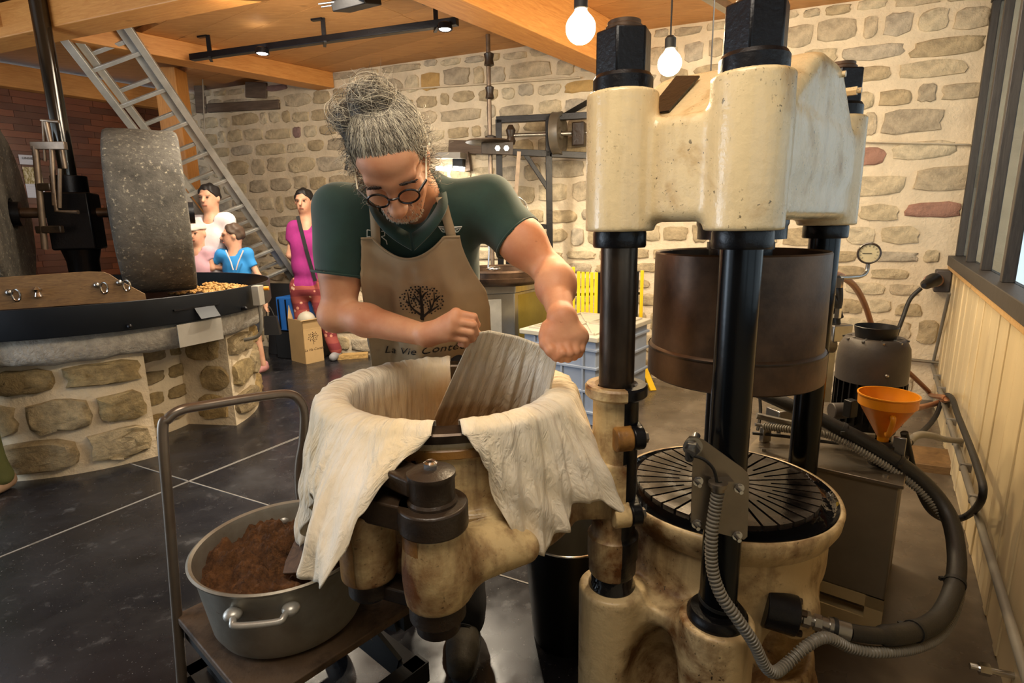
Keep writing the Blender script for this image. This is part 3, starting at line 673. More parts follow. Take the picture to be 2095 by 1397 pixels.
# hinge: dark link, cap with bolt, collars
b = MB(); b.cyl(Z(H1, .766), Z(H1, .815), .066, n=36); b.bar(Z(H2, .79), Z(H1, .79), .085, .05)
ln = obj('hinge_link', b, 'iron_brown', tb, 30, bevel=.004)
b = MB(); b.lathe([(.047, .812), (.047, .82), (.043, .825), (.043, .862), (.045, .866), (.045, .875), (.03, .881), (.001, .882)], H1, 36); hc = obj('hinge_cap', b, 'iron_brown', tb, 30)
b = MB(); b.hexn(Z(H1, .880), Z(H1, .893), .0135); b.lathe([(.0135, .893), (.009, .896), (.001, .897)], H1, 12); obj('hinge_bolt', b, 'chrome', hc, 25)
b = MB(); b.bar(Z(H1.lerp(H2, .8), .85) + V((0, .03, 0)), Z(H1, .85) + V((-.02, .0, 0)), .06, .035); obj('hinge_link', b, 'iron_brown', tb, 30, bevel=.005)
for h_, rr, zz in ((H1, .055, .614), (H2, .045, .624)):
    b = MB(); b.lathe([(rr - .01, zz), (rr, zz - .002), (rr, zz - .035), (rr * .8, zz - .045), (rr * .78, zz - .065 if h_ is H1 else zz - .046), (.001, zz - .067 if h_ is H1 else zz - .047)], h_, 30); obj('hinge_collar', b, 'iron_brown', tb, 30)
b = MB(); b.bar(Z(H2, .598) + V((0, .01, 0)), Z(H1, .594) + V((0, .02, 0)), .05, .032); obj('hinge_link', b, 'iron_brown', tb, 30, bevel=.004)
q = P(995, 1160, .985); b = MB()
b.lathe([(.0085, 0), (.0105, .002), (.0085, .003)], q, 20, d=V((.1, -1, .3)), cap=False); b.cyl(q - V((0, 0, .018)), q + V((0, 0, .01)), .002, n=6); obj('painted_mark', b, 'black_iron', tb)

# ---------------------------------------------------------------- the stone mill
stone('mill_stone', ['c0a878', 'b39a6c', 'c9b48c', 'b5a07a', 'bfa26c'], .95, 1.0, 20, .03)
basic('granite', 'b5ada0', .95, 0, .35, 26, .9, 60, bd=.012)
n_ = NT('wheel_stone'); v_ = n_.coord(); a_ = n_.noise(v_, 7, 8, .7); n_.col(n_.mix(n_.ramp(n_.noise(v_, 40, 5, .7), [(.57, 0), (.68, .8)]), n_.mix(n_.ramp(a_, [(.3, 0), (.75, 1)]), lin('35312a'), lin('6b655a')), lin('b0a68f')))
n_.bump(n_.noise(v_, 24, 8, .72), .8, .02); n_.set(.75)
basic('pan_steel', '1c1f24', .42, .35, .3, 5, .1, 30)
basic('shaft_steel', '55534f', .14, .95, .4, 6, stretch=(1, 1, .3))
basic('link_steel', '8a7866', .4, .6, .4, 14, .1, 60)
wood('scraper_wood', '84663f', '5f452a', (3, 3, 20), .55, .05, False)
basic('kernel', 'c89a58', .6, 0, .5, 60, .4, 200, c2='8a5f2a')
basic('sign_plate', '9b958a', .5, .2, .15, 8)
MC = V((-2.83, 3.75, 0)); WA = V((.866, .5, 0)); ml = thing('stone_mill', 'round oil mill with stone plinth, black pan, millstone wheels and steel shaft', 'mill', MC)
a0, a1 = R(-8), R(319)
def sector(name, prof, mat, A0, A1, n, smooth=30):
    b = MB(); ring = [[MC + V((r_ * math.cos(t), r_ * math.sin(t), z)) for r_, z in prof] for t in [A0 + (A1 - A0) * i / (n - 1) for i in range(n)]]
    b.loft(ring, True); return obj(name, b, mat, ml, smooth)
pl = sector('plinth', [(.5, 0), (.955, 0), (.955, .66), (.5, .66)], 'mortar', a0, a1, 60)
sector('niche_back', [(.45, 0), (.60, 0), (.60, .66), (.45, .66)], 'mortar', a1 - .02 - 2 * math.pi, a0 + .02, 12)
r = random.Random(21); cnt = 0
def ring_stone(t, z, w, h, rad, dep, parent):
    cv_ = lambda x, zz, y: MC + V(((rad + y) * math.cos(t + x / rad), (rad + y) * math.sin(t + x / rad), z + zz))
    b = MB(); stone_mesh(b, None, None, None, None, w, h, r, dep, cv_); return obj('stone', b, 'mill_stone', parent, 50)
for z0, h in ((.03, .20), (.245, .20), (.46, .165)):
    t = R(-41.5)
    while t > R(-130):
        w = r.choice([.26, .32, .38, .46]); ww = w / .955
        ring_stone(t - ww / 2, z0 + h / 2, w - .035, h - r.uniform(.02, .045), .957, .03, pl); t -= ww
    t = R(-8)
    while t < R(75):
        w = r.choice([.24, .30, .36]); ww = w / .955; ring_stone(t + ww / 2, z0 + h / 2, w - .035, h - .035, .957, .03, pl); t += ww
for z0, h in ((.05, .12), (.19, .12), (.33, .12), (.47, .12)):
    t = R(-40) + r.random() * .1
    while t < R(-12): w = r.uniform(.12, .2); ring_stone(t + w / 1.2, z0 + h / 2, w, h - .04, .602, .014, pl); t += w / .6 + .05
ux_ = V((math.cos(a0), math.sin(a0), 0)); nn_ = V((math.sin(a0), -math.cos(a0), 0))
for z, h, q, w in ((.13, .17, .80, .22), (.33, .17, .84, .20), (.53, .15, .78, .24)):
    b = MB(); stone_mesh(b, MC + ux_ * q + V((0, 0, z)), ux_, V((0, 0, 1)), nn_, w, h, r, .02); obj('stone', b, 'mill_stone', pl, 50)
rings = []; rg = random.Random(4)
b = MB(); n = 90; prof = [(.62, .64), (1.0, .635), (1.045, .66), (1.055, .72), (1.05, .78), (1.03, .80), (.6, .80)]
for i in range(n):
    t = 2 * math.pi * i / n; j = .006 * math.sin(9 * t) + rg.uniform(-.006, .006); rings.append([MC + V(((q + (j if q > .9 else 0)) * math.cos(t), (q + (j if q > .9 else 0)) * math.sin(t), z + (rg.uniform(-.008, .008) if z < .7 else 0))) for q, z in prof])
rings.append(rings[0]); b.loft(rings, False); obj('bed_stone', b, 'granite', ml, 60)
b = MB(); b.lathe([(.2, .80), (1.10, .80), (1.115, .79), (1.12, .80), (1.12, .942), (1.117, .945), (1.113, .942), (1.113, .83), (1.09, .82), (.2, .83)], MC, 96, cap=False); pan = obj('mill_pan', b, 'pan_steel', ml, 40)
# sluice slot, lip and steel plate below it
pang = lambda px, py: PL(px, py, MC, V((0, 0, 1)))
def onpan(px, z, off=0):                         # point of the pan's outer wall seen in column px
    best = None
    for k in range(720):
        t = -math.pi + k * math.pi / 360; q = MC + V(((1.121 + off) * math.cos(t), (1.121 + off) * math.sin(t), z))
        if (CAM - q).xy.dot((q - MC).xy) > 0:
            e = abs(proj(q)[0] - px)
            if best is None or e < best[0]: best = (e, q)
    return best[1]
p0, p1 = onpan(357, .868, .004), onpan(448, .868, .004); d = (p1 - p0).normalized(); nn = V((d.y, -d.x, 0))
b = MB(); b.bar(p0, p1, .012, .010); obj('sluice_lip', b, 'black_iron', pan, 20)
b = MB(); q0, q1 = onpan(398, .835, .004), onpan(438, .835, .004); b.hull8([q0 + V((0, 0, .03)), q1 + V((0, 0, .03)), q1 - V((0, 0, .03)) + nn * .05, q0 - V((0, 0, .03)) + nn * .05], [w - nn * .004 for w in (q0 + V((0, 0, .03)), q1 + V((0, 0, .03)), q1 - V((0, 0, .03)) + nn * .05, q0 - V((0, 0, .03)) + nn * .05)]); obj('spout', b, 'pan_steel', pan, 20)
b = MB(); q0, q1 = onpan(361, .75, .012), onpan(452, .75, .012); up = V((0, 0, 1)); b.hull8([q0 + up * .035, q1 + up * .035, q1 - up * .095, q0 - up * .095], [w + nn * .004 for w in (q0 + up * .035, q1 + up * .035, q1 - up * .095, q0 - up * .095)]); obj('steel_plate', b, 'sign_plate', ml, 20)
for px, z in ((265, .815), (497, .81)):
    q = onpan(px, z); d = (q - MC); d.z = 0; d.normalize(); b = MB(); b.cyl(q - d * .01, q + d * .02, .014, n=14); b.ell(q + d * .022, .013, 12, 8); obj('pan_bolt', b, 'black_iron', pan)
# switch box on the pan edge
q = onpan(519, .89, .02); d = (q - MC); d.z = 0; d.normalize(); tt = V((-d.y, d.x, 0)); m3 = Matrix((d, tt, V((0, 0, 1)))).transposed()
sw = obj('switch_box', MB().box(q + d * .03 + V((0, 0, -.01)), (.05, .07, .13), M3=m3), 'sign_plate', ml, 20, bevel=.004)
b = MB(); b.cyl(q + d * .055 + V((0, .04, .03)), q + d * .085 + V((0, .05, .03)), .014, n=16); obj('switch_button', b, 'orange_plastic', sw)
b = MB(); b.tube([q + d * .03 - V((0, 0, .07)), q + d * .03 - V((0, 0, .2)), q + d * .0 - V((0, 0, .28)), q - d * .1 - V((0, 0, .31))], .012, 8, sm=6); obj('switch_cable', b, 'grey_conduit', sw)
# wheels
def wheel(c, z):
    c = V((c.x, c.y, z)); b = MB(); n = 72; rings = []; rw_ = random.Random(int(c.x * 100))
    prof = [(.10, -.21), (.50, -.21), (.528, -.203), (.538, -.185), (.54, -.1), (.541, 0), (.54, .1), (.538, .185), (.528, .203), (.50, .21), (.10, .21)]
    x, y, d = basis(WA)
    for i in range(n):
        t = 2 * math.pi * i / n; rings.append([c + d * s_ + (x * math.cos(t) + y * math.sin(t)) * (q + rw_.uniform(-.003, .003)) for q, s_ in prof])
    rings.append(rings[0]); b.loft(rings, False); w = obj('millstone_wheel', b, 'wheel_stone', ml, 50)
    b = MB(); b.cyl(c - d * .25, c + d * .25, .075, n=20); obj('wheel_hub', b, 'black_iron', w, 30)
wheel(MC + WA * .43, 1.425); wheel(MC - WA * .52, 1.425)
b = MB(); b.cyl(V((MC.x, MC.y, 1.43)) - WA * .6, V((MC.x, MC.y, 1.43)) + WA * .3, .032, n=18); obj('axle', b, 'brown_steel', ml)
b = MB(); b.cyl((MC.x, MC.y, 1.6), (MC.x, MC.y, CEIL - .02), .047, n=28); obj('shaft', b, 'shaft_steel', ml)
hb = MB(); hb.lathe([(.062, .83), (.085, .90), (.09, 1.12), (.11, 1.20)], MC, 24); hub = obj('hub_cone', hb, 'black_iron', ml, 30)
b = MB(); b.box((MC.x, MC.y, 1.375), (.24, .24, .36), R(20)); hx = obj('hub_block', b, 'black_iron', ml, 20, bevel=.012)
b = MB(); b.cyl((MC.x, MC.y, 1.55), (MC.x, MC.y, 1.66), .098, n=30); obj('hub_collar', b, 'black_iron', ml, 30, bevel=.004)
# lifting linkage beside the shaft
LY = 3.52
def rod(pts, r_, Y=LY, mat='link_steel', name='link_rod'):
    b = MB(); b.tube([P(x, y, Y) for x, y in pts], r_, 10); return obj(name, b, mat, ml)
rod([(72, 300), (92, 510)], .018); rod([(94, 250), (105, 300), (112, 420)], .014); rod([(88, 245), (92, 330)], .008); rod([(84, 246), (120, 249)], .009)
rod([(105, 340), (116, 432), (160, 434)], .013); rod([(122, 345), (122, 425)], .012); rod([(125, 305), (133, 345)], .016, 3.6)
b = MB(); b.bar(P(65, 298, LY), P(135, 298, LY), .03, .045); obj('link_plate', b, 'link_steel', ml, 20, bevel=.003)
for y, x in ((385, 106), (472, 128)): b = MB(); b.bar(P(76, y - 2, LY), P(x, y - 3, LY), .035, .045); obj('link_bracket', b, 'iron_brown', ml, 20, bevel=.006)
# wooden scraper board with hooks
so = onpan(0, .9, -.09); s1 = onpan(300, .9, -.09); d = (s1 - so).normalized(); nn = V((d.y, -d.x, 0))
poly = [(-60, 640), (0, 634), (150, 624), (300, 614), (297, 602), (240, 572), (225, 562), (212, 557), (180, 556), (0, 568), (-60, 572)]
b = MB(); pts = [PL(x, y, so, nn) for x, y in poly]; b.loft([pts, [q - nn * .035 for q in pts]]); sb = obj('scraper_board', b, 'scraper_wood', ml, 25)
for x, y in ((18, 598), (198, 583), (244, 578)):
    q = PL(x, y, so + nn * .005, nn); b = MB(); b.ell(q, .016, 12, 8); obj('hook_knob', b, 'steel', sb)
    q = PL(x + 15, y + 6, so + nn * .012, nn); b = MB(); b.tube([q + d * (.016 * math.cos(t)) + V((0, 0, .03 * math.sin(t))) for t in [k * math.pi / 5 for k in range(10)]], .005, 6, closed=True); obj('hook_ring', b, 'chrome', sb)
q = PL(77, 598, so + nn * .01, nn); b = MB(); b.lathe([(.004, -.03), (.02, -.02), (.012, 0), (.022, .015), (.006, .03)], q, 12); obj('wing_nut', b, 'chrome', sb)
# walnut kernels in the pan: nobody could count them
rk = np.random.RandomState(2); kb = MB(); N = 0
ico = MB().ell((0, 0, 0), (1, .72, .6), 6, 4)
while N < 1500:
    t, q = rk.uniform(-1.2, 1.1), math.sqrt(rk.uniform(.28, 1.16)); h_ = .83 + .055 * max(0, 1 - abs(q - .86) / .25) * rk.rand() ** .4
    if q > 1.07: continue
    c = MC + V((q * math.cos(t), q * math.sin(t), h_ + .008))
    if abs((c - MC).dot(WA) - .43) < .25 and abs((c - MC).dot(V((-WA.y, WA.x, 0)))) < .2: continue
    m3 = Matrix.Rotation(rk.uniform(0, 6.3), 3, 'Z') @ Matrix.Rotation(rk.uniform(-.8, .8), 3, 'X'); s_ = rk.uniform(.012, .02)
    kb.add([c + m3 @ (V(v_) * s_) for v_ in ico.v], ico.f); N += 1
ko = tag(obj('walnut_kernels', kb, 'kernel', smooth=60), 'pale brown walnut kernels heaped in the black mill pan', 'kernels'); ko['kind'] = 'stuff'

# ---------------------------------------------------------------- posters on the boarded wall
n_ = NT('poster_print'); v_ = n_.coord('Generated'); sx = n_.n('ShaderNodeSeparateXYZ'); n_.l(v_, sx.inputs[0])
f_ = n_.noise(v_, 9, 4, .6); pic = n_.mix(n_.ramp(f_, [(.42, 0), (.6, 1)]), lin('8c7a3c'), lin('d9c9a6')); top = n_.ramp(sx.outputs[2], [(.45, 0), (.451, 1)])
top.node.color_ramp.interpolation = 'CONSTANT' if hasattr(top, 'node') else 'LINEAR'
wv = n_.n('ShaderNodeTexWave', i_Scale=9.0, i_Distortion=2.0, bands_direction='Z'); n_.l(v_, wv.inputs[0])
n_.col(n_.mix(top, n_.mix(n_.ramp(wv.outputs[0], [(.55, 0), (.9, .5)]), lin('d5d3d8'), lin('8a8890')), pic)); n_.set(.6)
basic('poster_head', 'd3d2d6', .6, 0, .08, 20)
def sheet(name, x0, y0, x1, y1, mat, label):
    a, c = PL(x0, y0, LC + LW_N * .022, LW_N), PL(x1, y1, LC + LW_N * .022, LW_N); b = MB(); q = [a, V((c.x, c.y, a.z)), c, V((a.x, a.y, c.z))]
    b.loft([q, [w + LW_N * .003 for w in q]]); return tag(obj(name, b, mat, smooth=0), label, 'poster')
hs = sheet('poster', 37, 316, 80, 338, 'poster_head', 'narrow white heading sheet on the brown boarded wall')
a = PL(72, 327, LC + LW_N * .03, LW_N); text_mesh('UNIVERSIENNE', .028, a, LW_D * -1, (0, 0, 1), 'black_iron', hs)
sheet('poster', 45, 341, 94, 405, 'poster_print', 'white poster with a yellow-brown picture above text on the boarded wall')

# ---------------------------------------------------------------- trolley with the pan of pomace
basic('cart_steel', '87796a', .3, .65, .3, 8)
paint('cart_deck', '5a4632', '2a1c10', .5, .6)
basic('cart_frame', '1d1c1b', .5, .3, .3, 8, .1, 40)
n_ = NT('pomace'); v_ = n_.coord(); a_ = n_.noise(v_, 38, 8, .75); n_.col(n_.mix(n_.ramp(a_, [(.3, 0), (.68, 1)]), lin('352010'), lin('86582e'))); n_.bump(n_.noise(v_, 120, 6, .7), 1.0, .008); n_.set(.85)
DZ = .355; L0 = FL(357, 1257, DZ); du = V((.66, .75, 0)).normalized(); dv = V((du.y, -du.x, 0))
ct = thing('lift_trolley', 'low steel trolley with brown stained deck and bent tube handle', 'trolley', V((L0.x, L0.y, 0)) + du * .2 + dv * .2)
def dk(u, v_, z): return V((L0.x, L0.y, z)) + du * u + dv * v_
b = MB(); b.hull8([dk(0, 0, DZ - .02), dk(.44, 0, DZ - .02), dk(.44, .44, DZ - .02), dk(0, .44, DZ - .02)], [dk(0, 0, DZ), dk(.44, 0, DZ), dk(.44, .44, DZ), dk(0, .44, DZ)]); obj('deck', b, 'cart_deck', ct, 20, bevel=.003)
for u in (.03, .41): b = MB(); b.bar(dk(u, .01, DZ - .045), dk(u, .43, DZ - .045), .035, .05); obj('deck_rail', b, 'cart_frame', ct, 20)
for u, w in ((.05, .06), (.39, .06)):
    for s_ in (0, 1): b = MB(); b.bar(dk(u, .04 if s_ else .40, .17), dk(u, .40 if s_ else .04, DZ - .06), .012, .04); obj('scissor_arm', b, 'cart_frame', ct, 20)
for u in (.03, .41): b = MB(); b.bar(dk(u, -.02, .15), dk(u, .46, .15), .045, .06); obj('base_rail', b, 'cart_frame', ct, 20)
for v_ in (.0, .44): b = MB(); b.bar(dk(.0, v_, .15), dk(.44, v_, .15), .045, .06); obj('base_rail', b, 'cart_frame', ct, 20)
for u in (.03, .41):
    for v_ in (.04, .40):
        c = dk(u, v_, .06); b = MB(); b.cyl(c - du * .02, c + du * .02, .06, n=28); w = obj('wheel', b, 'rubber', ct, 30, bevel=.006); b = MB(); b.cyl(c - du * .024, c + du * .024, .03, n=20); obj('wheel_hub', b, 'steel', w); b = MB(); b.bar(c, dk(u, v_, .14), .06, .02, du); obj('caster', b, 'cart_frame', ct, 20)
h0, h1 = dk(-.015, .02, .13), dk(.37, -.0, .13); t0, t1 = P(333, 885, 1.30), P(622, 862, 1.43)
b = MB(); path = [h0, h0.lerp(t0, .3), h0.lerp(t0, .7), t0, P(345, 856, 1.31), P(372, 838, 1.33), P(420, 829, 1.37), P(540, 810, 1.46), P(590, 806, 1.50), P(612, 818, 1.51), P(622, 845, 1.52), P(620, 900, 1.53), P(612, 1000, 1.54), h1]
b.tube(path, .0125, 14, sm=8); obj('handle', b, 'cart_steel', ct)
# shallow aluminium pan with two handles
pc_ = dk(.202, .222, DZ); pn = thing('aluminium_pan', 'wide dented aluminium cooking pan full of brown walnut pomace', 'pan', pc_)
RB, RT, PHt = .172, .21, .197
b = MB(); b.lathe([(.001, .0005), (RB - .02, .0005), (RB - .004, .006), (RB + .008, .03), (RT - .006, PHt - .01), (RT + .004, PHt - .002), (RT + .006, PHt + .003), (RT + .001, PHt + .006), (RT - .006, PHt + .002), (RT - .01, PHt - .01), (RB + .004, .03), (RB - .01, .008), (.001, .006)], pc_, 72, cap=False); obj('pan_body', b, 'dull_aluminium', pn, 40)
for an in (-1.45, 1.69):
    o_ = V((math.cos(an), math.sin(an), 0)); t_ = V((-o_.y, o_.x, 0)); c = pc_ + o_ * (RT - .012) + V((0, 0, PHt - .045)); b = MB()
    b.tube([c - t_ * .058, c - t_ * .052 + o_ * .025, c - t_ * .04 + o_ * .036 - V((0, 0, .004)), c + t_ * .04 + o_ * .036 - V((0, 0, .004)), c + t_ * .052 + o_ * .025, c + t_ * .058], .0075, 10, sm=5); hd = obj('pan_handle', b, 'aluminium', pn)
    for s_ in (-1, 1):
        q = c + t_ * (s_ * .06); b = MB(); b.ell(q + o_ * .002, (.02, .02, .014), 14, 8); obj('handle_lug', b, 'aluminium', hd)
b = MB(); q = pc_ + V((math.cos(1.4), math.sin(1.4), 0)) * (RT - .014) + V((0, 0, PHt - .03)); b.ell(q, .008, 12, 8); obj('rivet', b, 'aluminium', pn)
rp_ = np.random.RandomState(5)
lumps = [(rp_.uniform(-.17, .17), rp_.uniform(-.17, .17), rp_.uniform(.005, .012) if i_ > 60 else rp_.uniform(.015, .04), rp_.uniform(.5, 1.3)) for i_ in range(900)]
def hgt(x, y):
    rr = math.hypot(x, y); h_ = PHt - .06 + .035 * math.exp(-((x + .03) ** 2 + (y - .05) ** 2) / .012) + .022 * math.exp(-((x + .11) ** 2 + (y + .02) ** 2) / .004) - .02 * math.exp(-((x - .06) ** 2 + (y + .03) ** 2) / .006)
    for a, c, r_, w in lumps:
        d2 = (x - a) ** 2 + (y - c) ** 2
        if d2 < r_ * r_: h_ += .45 * w * r_ * math.sqrt(max(0, 1 - d2 / (r_ * r_)))
    return h_ + .004 * math.sin(90 * x + 3 * math.sin(70 * y)) + rp_.uniform(-.002, .002)
b = MB(); NU, NV = 200, 80
vs = []
for j in range(NV):
    q = (j / (NV - 1)) * (RT - .014)
    for i in range(NU): t = 2 * math.pi * i / NU; x, y = q * math.cos(t), q * math.sin(t); vs.append(pc_ + V((x, y, min(hgt(x, y), PHt - .008 if q > RT - .03 else 9))))
b.add(vs, [(j * NU + i, j * NU + (i + 1) % NU, (j + 1) * NU + (i + 1) % NU, (j + 1) * NU + i) for j in range(NV - 1) for i in range(NU)])
tag(obj('walnut_pomace', b, 'pomace', smooth=60), 'crumbly reddish-brown walnut pomace filling the aluminium pan', 'pomace')['kind'] = 'stuff'
wood('spatula_wood', '6d5138', '3f2c1c', (6, 6, 2), .6, .05, False)
s0, s1 = P(612, 1150, 1.19), P(640, 1075, 1.27); ax_ = (s1 - s0).normalized(); x, y, _ = basis(ax_, (.9, -.3, .2))
b = MB(); q = [(-.028, -.03), (.028, -.03), (.034, .0), (.03, .06), (.014, .09), (.012, .2), (-.012, .2), (-.014, .09), (-.03, .06), (-.034, .0)]; b.prism(q, s0, V((.92, -.25, .2)), ax_, .009); tag(obj('wooden_spatula', b, 'spatula_wood', smooth=25, bevel=.002), 'dark wooden spatula stuck in the brown pomace', 'spatula')

# ---------------------------------------------------------------- bucket under the tub
basic('bucket_black', '0f0e0e', .35, .3, .3, 6)
bc = V((.165, 1.60, 0)); bk = thing('steel_bucket', 'tall stainless bucket with dark outside standing on floor behind press column', 'bucket', bc)
b = MB(); b.lathe([(.001, .004), (.105, .004), (.11, .0), (.112, .01), (.14, .36), (.145, .363), (.145, .367)], bc, 48, cap=False); obj('bucket_body', b, 'bucket_black', bk, 30)
b = MB(); b.lathe([(.144, .367), (.137, .362), (.109, .015), (.001, .012)], bc, 48, cap=False); obj('bucket_lining', b, 'stainless', bk, 30)
b = MB(); b.tube([bc + V((.142 * math.cos(t), .142 * math.sin(t), .366)) for t in [2 * math.pi * k / 40 for k in range(40)]], .004, 8, closed=True); obj('bucket_rim', b, 'chrome', bk)
q = bc + V((-.14, -.03, .35)); b = MB(); b.tube([q + V((-.01, 0, .0)), q + V((-.025, 0, .012)), q + V((-.03, 0, -.01)), q + V((-.012, 0, -.03)), q], .005, 8, sm=4); obj('bucket_ear', b, 'bucket_black', bk)

# ---------------------------------------------------------------- hydraulic power unit
basic('tank_steel', '6f6555', .4, .25, .3, 4, .05, 40)
basic('tank_foot', 'a8946c', .6, 0, .2, 8)
TZ = .53; TA, TBk = FL(1532, 922, TZ), FL(1842, 990, TZ); tu = (TBk - TA); TL = tu.length; tu.normalize(); tv = V((-tu.y, tu.x, 0)); tv = tv if tv.y > 0 else -tv
tp = lambda u, v_, z: V((TA.x, TA.y, z)) + tu * u + tv * v_
hu = thing('hydraulic_unit', 'grey steel oil tank with upright black electric motor and valves', 'pump unit', tp(TL / 2, .25, 0))
b = MB(); b.hull8([tp(0, 0, .13), tp(TL, 0, .13), tp(TL, .5, .13), tp(0, .5, .13)], [tp(0, 0, TZ - .012), tp(TL, 0, TZ - .012), tp(TL, .5, TZ - .012), tp(0, .5, TZ - .012)]); obj('tank', b, 'tank_steel', hu, 20, bevel=.005)
b = MB(); b.hull8([tp(-.01, -.01, TZ - .012), tp(TL + .01, -.01, TZ - .012), tp(TL + .01, .51, TZ - .012), tp(-.01, .51, TZ - .012)], [tp(-.01, -.01, TZ), tp(TL + .01, -.01, TZ), tp(TL + .01, .51, TZ), tp(-.01, .51, TZ)]); lid = obj('tank_lid', b, 'stainless_plate', hu, 20, bevel=.002)
for u, v_ in ((.04, .03), (.2, .03), (TL - .04, .03), (TL - .04, .25), (.04, .25)): b = MB(); b.hexn(tp(u, v_, TZ), tp(u, v_, TZ + .007), .008); obj('lid_bolt', b, 'steel', lid, 20)
for v_ in (.0, .44): b = MB(); b.hull8([tp(0, v_, 0), tp(TL, v_, 0), tp(TL, v_ + .05, 0), tp(0, v_ + .05, 0)], [tp(0, v_, .05), tp(TL, v_, .05), tp(TL, v_ + .05, .05), tp(0, v_ + .05, .05)]); b.v = [(x, y, z) for x, y, z in b.v]; obj('foot_rail', b, 'tank_foot', hu, 20)
for u in (0, TL - .05):
    for v_ in (0, .44): b = MB(); b.hull8([tp(u, v_, .05), tp(u + .05, v_, .05), tp(u + .05, v_ + .05, .05), tp(u, v_ + .05, .05)], [tp(u, v_, .13), tp(u + .05, v_, .13), tp(u + .05, v_ + .05, .13), tp(u, v_ + .05, .13)]); obj('foot', b, 'tank_foot', hu, 20)
b = MB(); b.hull8([tp(0, 0, .09), tp(TL, 0, .09), tp(TL, .03, .09), tp(0, .03, .09)], [tp(0, 0, .13), tp(TL, 0, .13), tp(TL, .03, .13), tp(0, .03, .13)]); obj('foot_beam', b, 'tank_foot', hu, 20)
mc = P(1765, 905, 1.93); mc = V((mc.x, mc.y, 0)); zt = lambda py: P(1765, py, 1.93).z
b = MB(); b.lathe([(.05, TZ), (.085, TZ), (.085, TZ + .03), (.095, TZ + .035), (.095, zt(760)), (.05, zt(760))], mc, 40, cap=False); mo = obj('motor_body', b, 'motor_black', hu, 30)
fz0, fz1 = TZ + .07, zt(775); fb = MB(); fb.box((0, 0, 0), (.02, .005, 1)); f0_ = obj('cooling_fin', fb, 'motor_black', None, 0); fm = f0_.data; bpy.data.objects.remove(f0_)
for k in range(28):
    t = 2 * math.pi * k / 28; piece('cooling_fin', fm, mo, mc + V((.103 * math.cos(t), .103 * math.sin(t), (fz0 + fz1) / 2)), (0, 0, t), (1, 1, fz1 - fz0))
b = MB(); b.lathe([(.10, zt(775)), (.112, zt(775)), (.113, zt(745)), (.112, zt(728)), (.108, zt(708)), (.096, zt(694)), (.09, zt(690)), (.001, zt(690))], mc, 44); fc = obj('fan_cover', b, 'motor_grey', hu, 40)
b = MB(); q = mc + V((-.02, -.112, zt(752))); b.ell(q, .007, 12, 8); obj('cover_screw', b, 'steel', fc)
for k in range(10):
    t = 2 * math.pi * k / 10; b = MB(); d = V((math.cos(t), math.sin(t), 0)); b.bar(mc + d * .07 + V((0, 0, zt(690) + .001)), mc + d * .1 + V((0, 0, zt(693))), .006, .006); obj('grille_bar', b, 'steel', fc, 0)
b = MB(); b.lathe([(.06, zt(690)), (.062, zt(690)), (.068, zt(668)), (.066, zt(667)), (.058, zt(688)), (.001, zt(688))], mc, 36, cap=False); obj('motor_cap', b, 'motor_black', hu, 30)
b = MB(); q = P(1718, 840, 1.85); b.cyl(q - V((.03, .0, 0)), q + V((.02, 0, 0)), .028, n=24); obj('side_knob', b, 'motor_grey', hu, 30, bevel=.003)
b = MB(); q = P(1740, 835, 1.80); b.box(q, (.035, .03, .06), R(20)); obj('terminal_block', b, 'motor_black', hu, 20, bevel=.003)
# filler neck, bracket, valve block, pipes on the lid
fn = P(1806, 900, 1.70); b = MB(); b.lathe([(.035, TZ), (.035, TZ + .06), (.04, TZ + .062), (.04, fn.z - .01), (.022, fn.z)], fn.xy.to_3d(), 28, cap=False); obj('filler_neck', b, 'motor_black', hu, 30)
b = MB(); q = P(1838, 925, 1.66); b.box(q, (.035, .01, .10), math.atan2(tu.y, tu.x)); obj('level_bracket', b, 'steel', hu, 20, bevel=.002)
b = MB(); q = P(1600, 850, 1.98); b.box(q, (.09, .07, .06), .3); vb = obj('valve_block', b, 'steel', hu, 20, bevel=.004)
b = MB(); q = P(1566, 888, 1.90); b.box(q, (.035, .02, .055), .3); obj('valve_bracket', b, 'steel', hu, 20, bevel=.002)
for i, pts in enumerate(([(1548, 850, 1.9), (1600, 862, 1.88), (1720, 886, 1.84), (1790, 893, 1.8)], [(1545, 868, 1.9), (1620, 880, 1.88), (1690, 890, 1.86)], [(1540, 886, 1.9), (1600, 892, 1.88), (1700, 905, 1.84), (1722, 906, 1.82)], [(1552, 790, 2.0), (1556, 840, 1.96), (1550, 880, 1.92)])):
    b = MB(); b.tube([P(*p) for p in pts], .006 if i else .012, 8, sm=6); obj('oil_pipe', b, ['grey_conduit', 'steel', 'hose', 'hose'][i], hu)
b = MB(); q = P(1585, 790, 2.05); b.lathe([(.02, -.03), (.03, -.02), (.06, .0), (.06, .05), (.03, .055)], q, 20); obj('oil_filter', b, 'motor_black', hu, 30)
